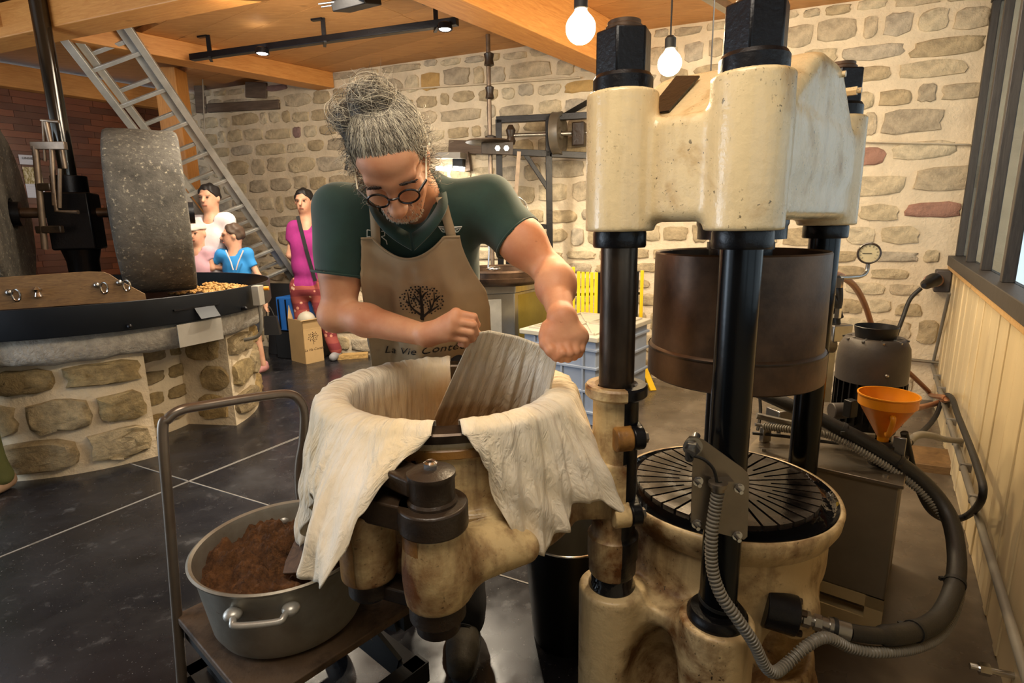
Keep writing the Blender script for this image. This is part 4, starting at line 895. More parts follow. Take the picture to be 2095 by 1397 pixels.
# pressure gauge on its pipe and manifold behind the rear column
gq = P(1778, 518, 2.55); gt = V((0, 0, 0)) - (gq - CAM); gt.z *= .3; gt.normalize()
gg = thing('pressure_gauge', 'round brass-rimmed pressure gauge on a bent steel pipe before stone wall', 'gauge', gq)
b = MB(); b.lathe([(.001, -.02), (.042, -.02), (.048, -.012), (.048, .01), (.044, .014), (.04, .012), (.04, .006)], gq, 36, d=gt, cap=False); obj('gauge_case', b, 'iron_brown', gg, 40)
b = MB(); b.lathe([(.001, .006), (.0405, .006)], gq, 36, d=gt, cap=False); basic('gauge_face', 'cbbf9a', .4, 0, .15, 30); fa = obj('gauge_face', b, 'gauge_face', gg, 30)
gx = V((0, 0, 1)).cross(gt).normalized(); b = MB(); b.bar(gq + gt * .009 - gx * .026, gq + gt * .009 + gx * .01, .004, .002); obj('gauge_needle', b, 'black_iron', fa, 0)
b = MB(); gu = gt.cross(gx)
for k in range(11):
    t = R(-40 + 26 * k); dd = gx * math.cos(t) + gu * math.sin(t); b.bar(gq + gt * .0075 + dd * .029, gq + gt * .0075 + dd * .036, .002, .001)
gm = obj('gauge_ticks', b, 'black_iron', fa, 0); gm['kind'] = 'stuff'
b = MB(); b.tube([P(1776, 540, 2.55), P(1773, 555, 2.55), P(1764, 564, 2.53), P(1748, 567, 2.5), P(1722, 568, 2.45), P(1690, 566, 2.4)], .009, 10, sm=6); obj('gauge_pipe', b, 'steel', gg)
mf = thing('oil_manifold', 'grey valve manifold with black hoses and fittings beside the rear press column', 'manifold', V((P(1705, 690, 2.35).x, 2.35, .53)))
b = MB(); b.bar(P(1702, 620, 2.35), V((P(1702, 620, 2.35).x, 2.35, .53)), .05, .05); obj('manifold_post', b, 'steel', mf, 20, bevel=.004)
b = MB(); q = P(1716, 680, 2.3); b.box(q, (.09, .05, .07), .2); obj('manifold_block', b, 'steel', mf, 20, bevel=.004)
b = MB(); q = P(1690, 705, 2.3); b.cyl(q - V((.02, 0, 0)), q + V((.03, 0, 0)), .035, n=20); obj('manifold_valve', b, 'tank_steel', mf, 30, bevel=.003)
for pts, r_ in (([(1716, 574), (1717, 610), (1712, 650), (1716, 690)], .014), ([(1700, 600), (1712, 625), (1720, 650)], .012), ([(1690, 630), (1700, 637), (1718, 622), (1716, 570), (1700, 575)], .011)):
    b = MB(); b.tube([P(x, y, 2.32) for x, y in pts], r_, 10, sm=6); obj('manifold_hose', b, 'hose', mf)
for x, y in ((1716, 578), (1712, 640), (1696, 632)): b = MB(); q = P(x, y, 2.31); b.hexn(q - V((0, 0, .02)), q + V((0, 0, .02)), .017); obj('hose_nut', b, 'chrome', mf, 20)
# orange funnel standing in the filler neck
n_ = MATS['orange_plastic']; fz = fn.z; fu = thing('funnel', 'orange plastic funnel with moulded handle standing in the tank filler', 'funnel', V((fn.x, fn.y, fz)))
b = MB(); b.lathe([(.014, -.03), (.017, .012), (.02, .016), (.078, .118), (.082, .12), (.083, .15), (.086, .152), (.086, .156), (.081, .156), (.079, .124), (.017, .018), (.012, -.03)], V((fn.x, fn.y, fz)), 48, cap=False); obj('funnel_cone', b, 'orange_plastic', fu, 40)
c = V((fn.x, fn.y, fz)); d = V((-.35, -.94, 0)).normalized(); b = MB(); b.tube([c + d * .066 + V((0, 0, .098)), c + d * .078 + V((0, 0, .10)), c + d * .076 + V((0, 0, .08)), c + d * .05 + V((0, 0, .035)), c + d * .034 + V((0, 0, .035))], .008, 10, sm=5); obj('funnel_handle', b, 'orange_plastic', fu)

# ---------------------------------------------------------------- right corner: hoses, plug, conduits
def run(name, pts, r_, mat, label, cat, sm=8, grp=None):
    b = MB(); b.tube(pts, r_, 10, sm=sm); return tag(obj(name, b, mat, smooth=60), label, cat, grp)
run('rubber_hose', [P(1690, 558, 2.4), P(1722, 566, 2.6), P(1750, 588, 2.9), P(1770, 625, 3.2), P(1784, 668, 3.4), P(1800, 715, 3.5), P(1848, 752, 3.6), WB(1895, 796, .06), WB(1905, 808, .05), RW(1935, 814, .05), P(1925, 822, 3.2), P(1890, 832, 2.9), P(1862, 836, 2.6)], .016, 'copper_pipe', 'copper-coloured rubber hose arching over the stone wall behind the motor', 'hose')
run('power_cable', [P(1884, 590, 3.3), P(1862, 612, 3.3), P(1847, 650, 3.28), P(1833, 688, 3.2), P(1825, 720, 3.0), P(1822, 745, 2.3), P(1815, 775, 2.15)], .012, 'rubber', 'black power cable hanging from the plug by the corner', 'cable')
sk = RW(1928, 574, .05); so_ = thing('wall_socket', 'dark grey industrial socket with red-marked plug on cream wall corner', 'socket', sk)
m3 = Matrix((RW_D, RW_N, V((0, 0, 1)))).transposed()
obj('socket_box', MB().box(sk, (.11, .09, .15), M3=m3), 'motor_grey', so_, 20, bevel=.008)
b = MB(); b.cyl(sk + RW_N * .03, P(1905, 575, 3.42), .042, n=20); obj('socket_collar', b, 'red_stone', so_, 30)
b = MB(); b.lathe([(.042, 0), (.042, .03), (.032, .06), (.03, .12), (.014, .15)], P(1912, 572, 3.42), 20, d=(P(1880, 590, 3.3) - P(1912, 572, 3.42))); obj('plug', b, 'motor_black', so_, 30)
cz = RW(2000, 992, 0).z
run('wall_conduit', [RW_A + RW_D * .03 + RW_N * .03 + V((0, 0, cz)), RW_A + RW_D * 1.2 + RW_N * .03 + V((0, 0, cz)), RW_A + RW_D * 4 + RW_N * .03 + V((0, 0, cz))], .013, 'grey_conduit', 'straight grey conduit clipped along the cream panels', 'conduit', 0)
run('wall_conduit', [RW(1942, 600, .03), RW_A + RW_D * .02 + RW_N * .03 + V((0, 0, cz + .02))], .010, 'grey_conduit', 'grey conduit dropping from the wall socket', 'conduit', 0)
run('wall_conduit', [WB(1800, 730, .03), WB(1924, 742, .03)], .012, 'steel', 'pale metal conduit running along the stone wall base', 'conduit', 0)
for k in range(7):
    q = RW_A + RW_D * (.35 + .33 * k) + RW_N * .02 + V((0, 0, cz)); tag(obj('conduit_clip', MB().box(q, (.02, .045, .036), M3=m3), 'grey_conduit', smooth=20, bevel=.003), 'small grey clip holding the conduit on the cream panels', 'clip', 'conduit clips on the cream wall')
run('black_cable', [P(1850, 885, 1.75), P(1858, 920, 1.76), P(1874, 985, 1.8), P(1900, 1040, 1.85), P(1935, 1062, 1.9), P(1978, 1055, 1.95), RW(2010, 1015, .06), RW(1998, 950, .06), RW(1960, 850, .06), RW(1946, 812, .06), P(1930, 812, 3.2), P(1915, 850, 2.9), P(1890, 880, 2.6), P(1866, 893, 2.3)], .012, 'rubber', 'black cable looping from the tank up over the wall conduit', 'cable')
run('return_hose', [P(1860, 905, 1.9), P(1868, 895, 1.95), P(1885, 889, 2.05), P(1910, 892, 2.2), P(1930, 898, 2.35), RW(1965, 902, .02)], .014, 'grey_conduit', 'short grey hose with fitting joining the tank and cream wall', 'hose')
ps = FL(2002, 1366, .10); pe = V((RW(2095, 1385, .02).x, RW(2095, 1385, .02).y, .10)); pt = thing('pipe_stub', 'short chrome pipe stub with hexagonal fitting near the floor by the cream wall', 'pipe', ps)
pe = ps + V((.5, -.05, 0)); pe = PL(2100, 1388, ps, V((0, 0, 1)))
b = MB(); b.cyl(ps, ps + (pe - ps) * 1.6, .009, n=14); obj('pipe', b, 'chrome', pt); b = MB(); d = (pe - ps).normalized(); b.hexn(ps + d * .0, ps + d * .025, .017); b.cyl(ps - d * .02, ps, .009, n=12); obj('fitting', b, 'chrome', pt, 20)
wp = FL(1898, 940, .02); b = MB(); b.box(wp, (.45, .28, .05), R(-25)); tag(obj('floor_plank', b, 'scraper_wood', smooth=20, bevel=.005), 'worn brown plank lying on the floor at the back corner', 'plank')

# ---------------------------------------------------------------- lamps
n_ = NT('bulb_glow'); n_.b.inputs['Emission Color'].default_value = (1, .80, .50, 1); n_.set(.2, 0, Emission_Strength=14)
n_ = NT('spot_glow'); n_.b.inputs['Emission Color'].default_value = (1, .92, .8, 1); n_.set(.2, 0, Emission_Strength=30)
def pendant(c, r_, label, ztop=CEIL):
    t = thing('pendant_bulb', label, 'lamp', V((c.x, c.y, ztop)))
    b = MB(); b.ell(c, r_, 24, 16); b.lathe([(r_ * .72, r_ * .66), (r_ * .42, r_ * 1.05), (r_ * .38, r_ * 1.25)], c, 24, cap=False); obj('bulb', b, 'bulb_glow', t, 180)
    b = MB(); b.lathe([(r_ * .40, r_ * 1.15), (r_ * .46, r_ * 1.2), (r_ * .46, r_ * 1.95), (r_ * .3, r_ * 2.15), (.004, r_ * 2.2)], c, 24); obj('lamp_holder', b, 'rubber', t, 30)
    b = MB(); b.cyl(c + V((0, 0, r_ * 2.1)), (c.x, c.y, ztop), .0035, n=8); obj('lamp_cable', b, 'rubber', t)
    l = bpy.data.lights.new('bulb_light', 'POINT'); l.energy = 30; l.color = (1, .78, .48); l.shadow_soft_size = r_; o = bpy.data.objects.new('bulb_light', l); link(o, t); o.location = c - ORG[t.name] - V((0, 0, r_ * 1.3))
pendant(P(1188, 58, 1.95), .0475, 'glowing round bulb hanging before the orange ceiling beam')
pendant(P(1370, 130, 2.45), .0475, 'glowing round bulb hanging above the cream press head')
c = P(1454, 150, 2.9); pendant(c - V((0, 0, .10)), .0475, 'pendant bulb on a long black cable behind the press head')
# spot track
tz = 2.60; ta, tb_ = FL(392, 118, tz), FL(936, 44, tz); d = (tb_ - ta).normalized(); sx_ = V((d.y, -d.x, 0)); tk = thing('spot_track', 'long black metal track with two bright spotlights under the wooden ceiling', 'track light', (ta + tb_) / 2 + V((0, 0, CEIL - tz)))
b = MB(); b.bar(ta, tb_, .05, .045); obj('track_rail', b, 'black_iron', tk, 20, bevel=.003)
for px, py in ((440, 108), (668, 74), (900, 46)):
    q = FL(px, py, tz + .03); f = max(0, min(1, (q - ta).dot(d) / (tb_ - ta).length)); q = ta.lerp(tb_, f); b = MB(); b.bar(q + V((0, 0, .02)), q + V((0, 0, CEIL - tz)), .012, .03); b.bar(q + V((0, 0, CEIL - tz - .006)), q + V((0, 0, CEIL - tz - .006)) - d * .09, .03, .012); obj('track_hanger', b, 'black_iron', tk, 20)
    b = MB(); b.bar(q - d * .03 - sx_ * .04 - V((0, 0, .03)), q + d * .04 + sx_ * .05 - V((0, 0, .03)), .02, .012); obj('track_clamp', b, 'black_iron', tk, 20)
for px, py in ((496, 92), (916, 62)):
    q = FL(px, py, tz - .04); f = (q - ta).dot(d) / (tb_ - ta).length; q = ta.lerp(tb_, f) - V((0, 0, .035)) + sx_ * .03; b = MB(); b.lathe([(.03, .03), (.045, .02), (.05, -.012), (.045, -.016), (.04, -.01)], q, 24, cap=False); hd = obj('spot_head', b, 'black_iron', tk, 30)
    b = MB(); b.ell(q - V((0, 0, .008)), (.038, .038, .012), 20, 10); obj('spot_lens', b, 'spot_glow', hd, 180)
    l = bpy.data.lights.new('spot_light', 'SPOT'); l.energy = 150; l.color = (1, .86, .66); l.spot_size = R(120); l.spot_blend = .6; l.shadow_soft_size = .05; o = bpy.data.objects.new('spot_light', l); link(o, tk); o.location = q - V((0, 0, .04)) - ORG[tk.name]
# black flood fixture on the ceiling
q = FL(722, 6, 2.64); fx = thing('flood_fixture', 'black rectangular ceiling fixture with steel rods', 'fixture', V((q.x, q.y, CEIL)))
m3c = Matrix.Rotation(R(-28), 3, 'Z') @ Matrix.Rotation(R(14), 3, 'X')
obj('fixture_body', MB().box(q + V((.02, 0, .0)), (.26, .16, .06), M3=m3c), 'motor_black', fx, 20, bevel=.006); b = MB(); b.cyl(q, (q.x, q.y, CEIL), .012, n=10); obj('fixture_stem', b, 'black_iron', fx)
for k in (0, 1): b = MB(); b.cyl(FL(652 + 6 * k, 8 + 6 * k, 2.64), FL(700, 2 + 6 * k, 2.64), .006, n=8); obj('fixture_rod', b, 'steel', fx)
q0, q1 = FL(1462, 0, 2.66), FL(1505, 26, 2.66); b = MB(); b.bar(q0 - (q1 - q0) * 2, q1, .05, .05); tag(obj('cable_tray', b, 'steel', smooth=20), 'grey perforated metal cable tray below the wooden ceiling', 'cable tray')

# ---------------------------------------------------------------- ladder leaning on the beam
lt0 = FL(215, 92, 2.60); lb0 = P(575, 590, 5.97); ld = thing('ladder', 'aluminium extension ladder leaning across the boarded wall', 'ladder', lb0)
ax_ = (lt0 - lb0).normalized(); w_ = V((.86, .5, 0)); w_ = (w_ - ax_ * w_.dot(ax_)).normalized(); nrm = ax_.cross(w_)
LL = (lt0 - lb0).length + .12
for k, (hw, off) in enumerate(((.20, 0), (.14, .06))):
    for s_ in (-1, 1): b = MB(); b.bar(lb0 + w_ * (s_ * hw) + nrm * off, lb0 + ax_ * LL + w_ * (s_ * hw) + nrm * off, .05, .06, nrm); obj('ladder_rail', b, 'aluminium', ld, 20, bevel=.002)
    for i in range(int(LL / .28)): q = lb0 + ax_ * (.2 + .28 * i + .08 * k) + nrm * off; b = MB(); b.bar(q - w_ * hw, q + w_ * hw, .028, .028, nrm); obj('rung', b, 'aluminium', ld, 20, bevel=.003)
b = MB(); b.cyl(P(413, 128, 5.9), P(420, 300, 5.9), .006, n=6); tag(obj('white_cord', b, 'sign_plate'), 'thin white cord hanging beside the wooden post', 'cord')

# ---------------------------------------------------------------- old drive frame on the stone wall
FY = 4.72
fr = thing('drive_frame', 'black welded frame with belt pulley, gears and upright shaft against stone wall', 'machine', P(1060, 690, FY))
def fbar(a, c, w=.045, mat='black_iron', name='frame_bar', h=None): b = MB(); b.bar(P(*a, FY), P(*c, FY), w, h or w, (0, 1, 0)); return obj(name, b, mat, fr, 20, bevel=.003)
fbar((1020, 245), (1028, 745), .05); fbar((1122, 238), (1127, 745), .05); fbar((1015, 246), (1210, 236), .05); fbar((1040, 311), (1210, 319), .05); fbar((1072, 311), (1125, 392), .035); fbar((1030, 458), (1124, 464), .04); fbar((1035, 535), (1124, 540), .04)
b = MB(); b.cyl(P(998, 66, FY), P(1008, 560, FY), .018, n=14); obj('upright_shaft', b, 'link_steel', fr)
for y, r_ in ((122, .04), (190, .035), (290, .045)): q = P(998 + y * .02, y, FY); b = MB(); b.lathe([(.02, -.05), (r_, -.04), (r_ * .8, 0), (r_, .04), (.02, .05)], q, 20); obj('shaft_coupling', b, 'iron_brown', fr, 30)
q = P(998, 291, FY); b = MB(); b.lathe([(.02, -.012), (.15, -.012), (.18, .0), (.17, .012), (.02, .02)], q, 36); obj('bevel_gear', b, 'iron_brown', fr, 30)
q = P(1045, 280, FY); b = MB(); b.lathe([(.03, -.06), (.04, -.03), (.028, 0), (.04, .05), (.018, .09)], q, 18); obj('bearing', b, 'iron_brown', fr, 30)
b = MB(); b.bar(P(985, 302, FY - .05), P(1050, 304, FY - .05), .03, .1); obj('bearing_plate', b, 'iron_brown', fr, 20, bevel=.004)
for x in (1018, 1036): q = P(x, 303, FY - .08); b = MB(); b.hexn(q, q + V((0, .03, 0)), .022); obj('bearing_bolt', b, 'chrome', fr, 20)
b = MB(); b.cyl(P(1050, 277, FY), P(1215, 271, FY), .016, n=14); obj('line_shaft', b, 'steel', fr)
q = P(1142, 273, FY - .02); pd = V((.93, -.36, 0)); b = MB(); b.lathe([(.02, -.03), (.045, -.03), (.045, -.012), (.13, -.012), (.13, -.03), (.163, -.035), (.158, 0), (.163, .035), (.13, .03), (.13, .012), (.045, .012), (.045, .03), (.02, .03)], q, 40, d=pd, cap=False); pu = obj('belt_pulley', b, 'tank_steel', fr, 30)
b = MB(); b.bar(P(1152, 238, FY), P(1225, 196, FY), .05, .006, pd); obj('drive_belt', b, 'hose', fr, 20)
b = MB(); q = P(1185, 275, FY - .02); b.box(q, (.1, .1, .18), R(-20)); obj('gearbox', b, 'iron_brown', fr, 20, bevel=.01)
# long whisk hanging on the frame
wq = P(1062, 310, FY - .12); wk = thing('wire_whisk', 'long-handled wire whisk hanging from the black frame', 'whisk', wq)
b = MB(); b.bar(wq, P(1055, 402, FY - .12), .03, .012, (0, 1, 0)); obj('whisk_handle', b, 'link_steel', wk, 20)
for k in range(6):
    t = math.pi * k / 6; a = P(1055, 402, FY - .12); b = MB(); b.tube([a + V((.09 * math.cos(t) * math.sin(u), .09 * math.sin(t) * math.sin(u), -.11 + .11 * math.cos(u))) + V((.02, 0, 0)) * (1 - math.cos(u)) for u in [2 * math.pi * i / 16 for i in range(16)]], .0022, 5, closed=True); obj('whisk_wire', b, 'steel', wk)
b = MB(); b.tube([P(708, 292, 5.2), P(712, 318, 5.2), P(708, 348, 5.2)], .014, 8); tag(obj('iron_hook', b, 'black_iron'), 'black iron hook on stone wall beside the curly hair', 'hook')
# wall lamp behind the head
wl_ = WB(925, 322, .12); lp = thing('wall_light', 'cream shelf light with glowing strips on the stone wall', 'lamp', wl_)
b = MB(); b.bar(WB(893, 319, .12), WB(950, 319, .12), .16, .05); obj('light_hood', b, 'sign_plate', lp, 20, bevel=.004)
b = MB(); b.bar(WB(930, 333, .1), WB(950, 333, .1), .08, .1); obj('light_box', b, 'motor_black', lp, 20)
for x0, x1 in ((893, 915), (929, 949)): b = MB(); b.bar(WB(x0, 344, .13), WB(x1, 346, .13), .03, .035); obj('light_strip', b, 'spot_glow', lp, 20)
b = MB(); b.bar(WB(952, 332, .05), WB(962, 330, .05), .05, .16); tag(obj('timber_bracket', b, 'dark_timber', smooth=20), 'small brown timber bracket on the stone wall', 'bracket')

# ---------------------------------------------------------------- stove, crate, barrier, box
SC = P(1052, 583, 4.15); st = thing('steel_stove', 'square stainless steel stove with a big dark roasting pan on top', 'stove', V((SC.x, SC.y, 0)))
e1, e2 = V((-.86, -.2, 0)).normalized(), V((.55, .83, 0)).normalized()
def sp_(u, v_, z): return V((SC.x, SC.y, z)) + e1 * u + e2 * v_
hz = SC.z
basic('stove_side', '9a8a3e', .3, .5, .3, 5)
b = MB(); b.hull8([sp_(0, 0, .04), sp_(.62, 0, .04), sp_(.62, .6, .04), sp_(0, .6, .04)], [sp_(0, 0, hz - .06), sp_(.62, 0, hz - .06), sp_(.62, .6, hz - .06), sp_(0, .6, hz - .06)]); obj('stove_body', b, 'stainless', st, 20, bevel=.004)
b = MB(); b.hull8([sp_(-.02, -.02, hz - .06), sp_(.64, -.02, hz - .06), sp_(.64, .62, hz - .06), sp_(-.02, .62, hz - .06)], [sp_(-.02, -.02, hz), sp_(.64, -.02, hz), sp_(.64, .62, hz), sp_(-.02, .62, hz)]); obj('stove_top', b, 'stainless', st, 20, bevel=.006)
b = MB(); b.hull8([sp_(.10, -.004, .12), sp_(.60, -.004, .12), sp_(.60, .0, .12), sp_(.10, .0, .12)], [sp_(.10, -.004, hz - .1), sp_(.60, -.004, hz - .1), sp_(.60, .0, hz - .1), sp_(.10, .0, hz - .1)]); obj('stove_door', b, 'aluminium', st, 20, bevel=.002)
b = MB(); b.hull8([sp_(-.004, .05, .06), sp_(.002, .05, .06), sp_(.002, .58, .06), sp_(-.004, .58, .06)], [sp_(-.004, .05, hz - .08), sp_(.002, .05, hz - .08), sp_(.002, .58, hz - .08), sp_(-.004, .58, hz - .08)]); obj('side_panel', b, 'stove_side', st, 20)
for u in (.03, .59):
    for v_ in (.03, .57): b = MB(); b.cyl(sp_(u, v_, 0), sp_(u, v_, .045), .02, n=10); obj('stove_foot', b, 'steel', st)
rc = sp_(.28, .30, hz); rpn = thing('roasting_pan', 'large round dark iron roasting pan sitting on the steel stove', 'pan', rc)
b = MB(); b.lathe([(.001, 0), (.30, 0), (.33, .02), (.345, .035), (.35, .06), (.345, .062), (.33, .03), (.001, .012)], rc, 48, cap=False); obj('pan_dish', b, 'brown_steel', rpn, 40)
b = MB(); b.lathe([(.33, .10), (.34, .10), (.335, .115), (.33, .035)], rc, 48, cap=False); obj('pan_wall', b, 'brown_steel', rpn, 40)
lq = P(1010, 550, 4.2); b = MB(); b.ell(lq, (.055, .045, .02), 16, 8); b.tube([lq + V((-.04, 0, .01)), lq + V((-.03, .02, .2)), lq + V((-.05, .05, .42))], .007, 8, sm=4); tag(obj('ladle', b, 'chrome', smooth=60), 'shiny steel ladle resting in the dark roasting pan', 'ladle')
# grey crate with ribbed lid
basic('crate_grey', '8d99ad', .45, 0, .15, 6); basic('lid_grey', 'b9b2a0', .5, 0, .15, 6)
cz_ = .60; cl, cf, cr_ = FL(1064, 672, cz_), FL(1222, 691, cz_), FL(1313, 650, cz_); ux_, uy_ = (cf - cl).normalized(), (cr_ - cf).normalized(); lx, ly = (cf - cl).length, (cr_ - cf).length
uy_ = V((-ux_.y, ux_.x, 0)); cp = lambda u, v_, z: V((cl.x, cl.y, z)) + ux_ * u + uy_ * v_
cg = thing('plastic_crate', 'grey-blue plastic storage crate with ribbed beige lid', 'crate', cp(lx / 2, ly / 2, 0))
def cbox(name, u0, u1, v0, v1, z0, z1, mat, bev=.006): b = MB(); b.hull8([cp(u0, v0, z0), cp(u1, v0, z0), cp(u1, v1, z0), cp(u0, v1, z0)], [cp(u0, v0, z1), cp(u1, v0, z1), cp(u1, v1, z1), cp(u0, v1, z1)]); return obj(name, b, mat, cg, 20, bevel=bev)
cbody = cbox('crate_body', .02, lx - .02, .02, ly - .02, 0, cz_ - .03, 'crate_grey'); clid = cbox('crate_lid', -.005, lx + .005, -.005, ly + .005, cz_ - .035, cz_, 'lid_grey')
for z in (.08, .22, .38, .50): cbox('crate_rib', .005, lx - .005, .005, ly - .005, z, z + .018, 'crate_grey', .003)
for u in (.1, .3, .45): cbox('crate_rib', u * lx / .56, u * lx / .56 + .015, .006, ly - .006, .02, cz_ - .04, 'crate_grey', .003)
for v_ in (.12, .34, .56): cbox('crate_rib', .006, lx - .006, v_, v_ + .015, .02, cz_ - .04, 'crate_grey', .003)
for a, c in (((.05, .06), (.50, .66)), ((.50, .06), (.05, .66)), ((.05, .36), (.5, .36)), ((.28, .06), (.28, .66)), ((.04, .05), (.51, .05)), ((.04, .68), (.51, .68)), ((.04, .05), (.04, .68)), ((.51, .05), (.51, .68))):
    b = MB(); b.bar(cp(a[0] * lx / .56, a[1] * ly / .73, cz_ + .004), cp(c[0] * lx / .56, c[1] * ly / .73, cz_ + .004), .018, .014); obj('lid_rib', b, 'lid_grey', clid, 20)
# yellow folding barrier
basic('barrier_yellow', 'f0c414', .45, 0, .15, 6)
BY = 4.42; br = thing('folding_barrier', 'yellow and black folding safety barrier standing against stone wall', 'barrier', V((P(1240, 760, BY).x, BY, 0)))
for x, y0, mt in ((1173, 546, 'barrier_yellow'), (1184, 555, 'barrier_yellow'), (1193, 556, 'barrier_yellow'), (1202, 556, 'barrier_yellow'), (1211, 557, 'barrier_yellow'), (1220, 557, 'barrier_yellow'), (1227, 557, 'black_iron'), (1258, 556, 'barrier_yellow'), (1304, 555, 'black_iron'), (1314, 553, 'barrier_yellow')):
    a = P(x, y0, BY); q = V((a.x, a.y, .12)); b = MB(); b.bar(a, q, .026, .014, (0, 1, 0)); obj('barrier_slat', b, mt, br, 20, bevel=.003)
for z in (.75, .35): b = MB(); b.bar(V((P(1170, 600, BY).x, BY + .02, z)), V((P(1316, 600, BY).x, BY + .02, z)), .014, .02); obj('barrier_tie', b, 'black_iron', br, 20)
for x in (1176, 1318): a = P(x, 700, BY); b = MB(); b.bar(V((a.x, BY - .02, .14)), V((a.x + .04, BY - .18, .0)), .05, .02); b.bar(V((a.x, BY, .12)), V((a.x - .03, BY + .1, .0)), .05, .02); obj('barrier_foot', b, 'barrier_yellow', br, 20)
# cardboard box with print
basic('cardboard', 'b99a6b', .8, 0, .12, 5, .1, 60); basic('print_brown', '4a3320', .8)
bf = FL(627, 745, 0); bl = FL(602, 739, 0); brr = FL(663, 737, 0); bu, bv = (brr - bf), (bl - bf); bu.normalize(); bv = V((-bu.y, bu.x, 0)); bh = .43
bx = thing('cardboard_box', 'open brown cardboard box printed with a tree logo on the floor', 'box', bf); wu, wv_ = (brr - bf).length, (bl - bf).length * 1.25
bp_ = lambda u, v_, z: bf + bu * u + bv * v_ + V((0, 0, z))
for q in ([(0, 0), (wu, 0)], [(wu, 0), (wu, wv_)], [(wu, wv_), (0, wv_)], [(0, wv_), (0, 0)]):
    b = MB(); (u0, v0), (u1, v1) = q; b.bar(bp_(u0, v0, bh / 2), bp_(u1, v1, bh / 2), .006, bh); obj('box_side', b, 'cardboard', bx, 20)
b = MB(); b.hull8([bp_(0, 0, 0), bp_(wu, 0, 0), bp_(wu, wv_, 0), bp_(0, wv_, 0)], [bp_(0, 0, .006), bp_(wu, 0, .006), bp_(wu, wv_, .006), bp_(0, wv_, .006)]); obj('box_floor', b, 'cardboard', bx, 20)
for a, c, o_ in (((0, 0), (wu, 0), V((0, -.05, .0))), ((0, wv_), (wu, wv_), V((0, .05, .12)))):
    b = MB(); p, q = bp_(*a, bh), bp_(*c, bh); b.hull8([p, q, q + o_, p + o_], [w + V((0, 0, .004)) for w in (p, q, q + o_, p + o_)]); obj('box_flap', b, 'cardboard', bx, 20)
b = MB(); b.bar(bp_(0, -.002, bh * .78), bp_(wu, -.002, bh * .78), .004, .003); obj('box_crease', b, 'cardboard', bx, 0)
b = MB(); b.ell(bp_(wu * .55, wv_ * .4, bh - .02), (.09, .07, .09), 16, 10); tag(obj('paper_bundle', b, 'lid_grey'), 'crumpled cream paper bundle poking out of the cardboard box', 'paper')
lo = bp_(wu / 2, -.0035, bh * .60); lb_ = MB()
for k in range(26): t, q = k * 2.4, .05 * math.sqrt(k / 26); c = lo + bu * (q * math.cos(t) * 1.15) + V((0, 0, q * math.sin(t))); lb_.cyl(c, c - bv * .001, .0055, n=6)
lb_.bar(lo - V((0, 0, .075)), lo + V((0, 0, .03)), .008, .002); lg_ = obj('tree_logo', lb_, 'print_brown', bx, 0); lg_['kind'] = 'stuff'
text_mesh('noix', .03, lo - V((0, 0, .10)), bu, (0, 0, 1), 'print_brown', bx) if False else None
text_mesh('La Vie Contée', .036, lo - V((0, 0, .135)), bu, (0, 0, 1), 'print_brown', bx, shear=.35)
# blue crate and black panel by the wall
basic('blue_plastic', '1f63b8', .4, 0, .2, 6)
q = WB(618, 650, .25); bcx = thing('blue_crate', 'blue plastic crate standing on a dark box by the stone wall', 'crate', V((q.x, q.y, 0)))
rz = math.atan2(WB_D.y, WB_D.x)
obj('crate_base', MB().box((q.x, q.y, .14), (.45, .32, .28), rz), 'motor_black', bcx, 20, bevel=.008)
zc_ = WB(618, 635, .25).z; obj('crate_tub', MB().box((q.x, q.y, zc_ - .02), (.36, .3, .34), rz), 'blue_plastic', bcx, 20, bevel=.01)
for k in (-.14, -.05, .14): b = MB(); c = V((q.x, q.y, zc_ - .02)) + WB_D * k + WB_N * .155; b.bar(c - V((0, 0, .15)), c + V((0, 0, .15)), .02, .012); obj('crate_post', b, 'black_iron', bcx, 20)
a, c = WB(545, 690, .30), WB(592, 688, .30); b = MB(); a.z = c.z = .0; tl = V((0, 0, .74)) - WB_N * .12; b.hull8([a, c, c + tl, a + tl], [w - WB_N * .02 for w in (a, c, c + tl, a + tl)]); tag(obj('leaning_board', b, 'motor_black', smooth=20, bevel=.006), 'flat black board leaning against the stone wall', 'board')
b = MB(); q = FL(722, 728, .02); b.box(q, (.30, .10, .05), R(12)); tag(obj('yellow_plank', b, 'ochre_stone', smooth=20), 'yellowish wooden plank lying on the dark floor beside the sneaker', 'plank')

# ---------------------------------------------------------------- filter cloth over the tub
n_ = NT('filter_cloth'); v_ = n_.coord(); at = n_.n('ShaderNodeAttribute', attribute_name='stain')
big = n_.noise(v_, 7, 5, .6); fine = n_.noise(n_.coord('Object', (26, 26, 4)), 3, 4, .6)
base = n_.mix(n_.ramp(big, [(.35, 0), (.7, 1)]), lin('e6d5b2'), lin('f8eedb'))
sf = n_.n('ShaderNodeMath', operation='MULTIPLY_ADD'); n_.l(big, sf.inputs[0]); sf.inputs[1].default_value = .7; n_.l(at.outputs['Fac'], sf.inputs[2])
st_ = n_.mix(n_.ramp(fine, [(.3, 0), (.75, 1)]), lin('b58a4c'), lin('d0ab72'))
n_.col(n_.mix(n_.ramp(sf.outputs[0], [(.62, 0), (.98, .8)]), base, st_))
ca, cb = n_.n('ShaderNodeAttribute', attribute_name='cu'), n_.n('ShaderNodeAttribute', attribute_name='cv'); cx = n_.n('ShaderNodeCombineXYZ'); n_.l(ca.outputs['Fac'], cx.inputs[0]); n_.l(cb.outputs['Fac'], cx.inputs[1])
w1 = n_.noise(cx.outputs[0], 70, 4, .6, 1.6); w3 = n_.noise(cx.outputs[0], 22, 3, .55, 1.2); w2 = n_.noise(v_, 350, 2, .5)
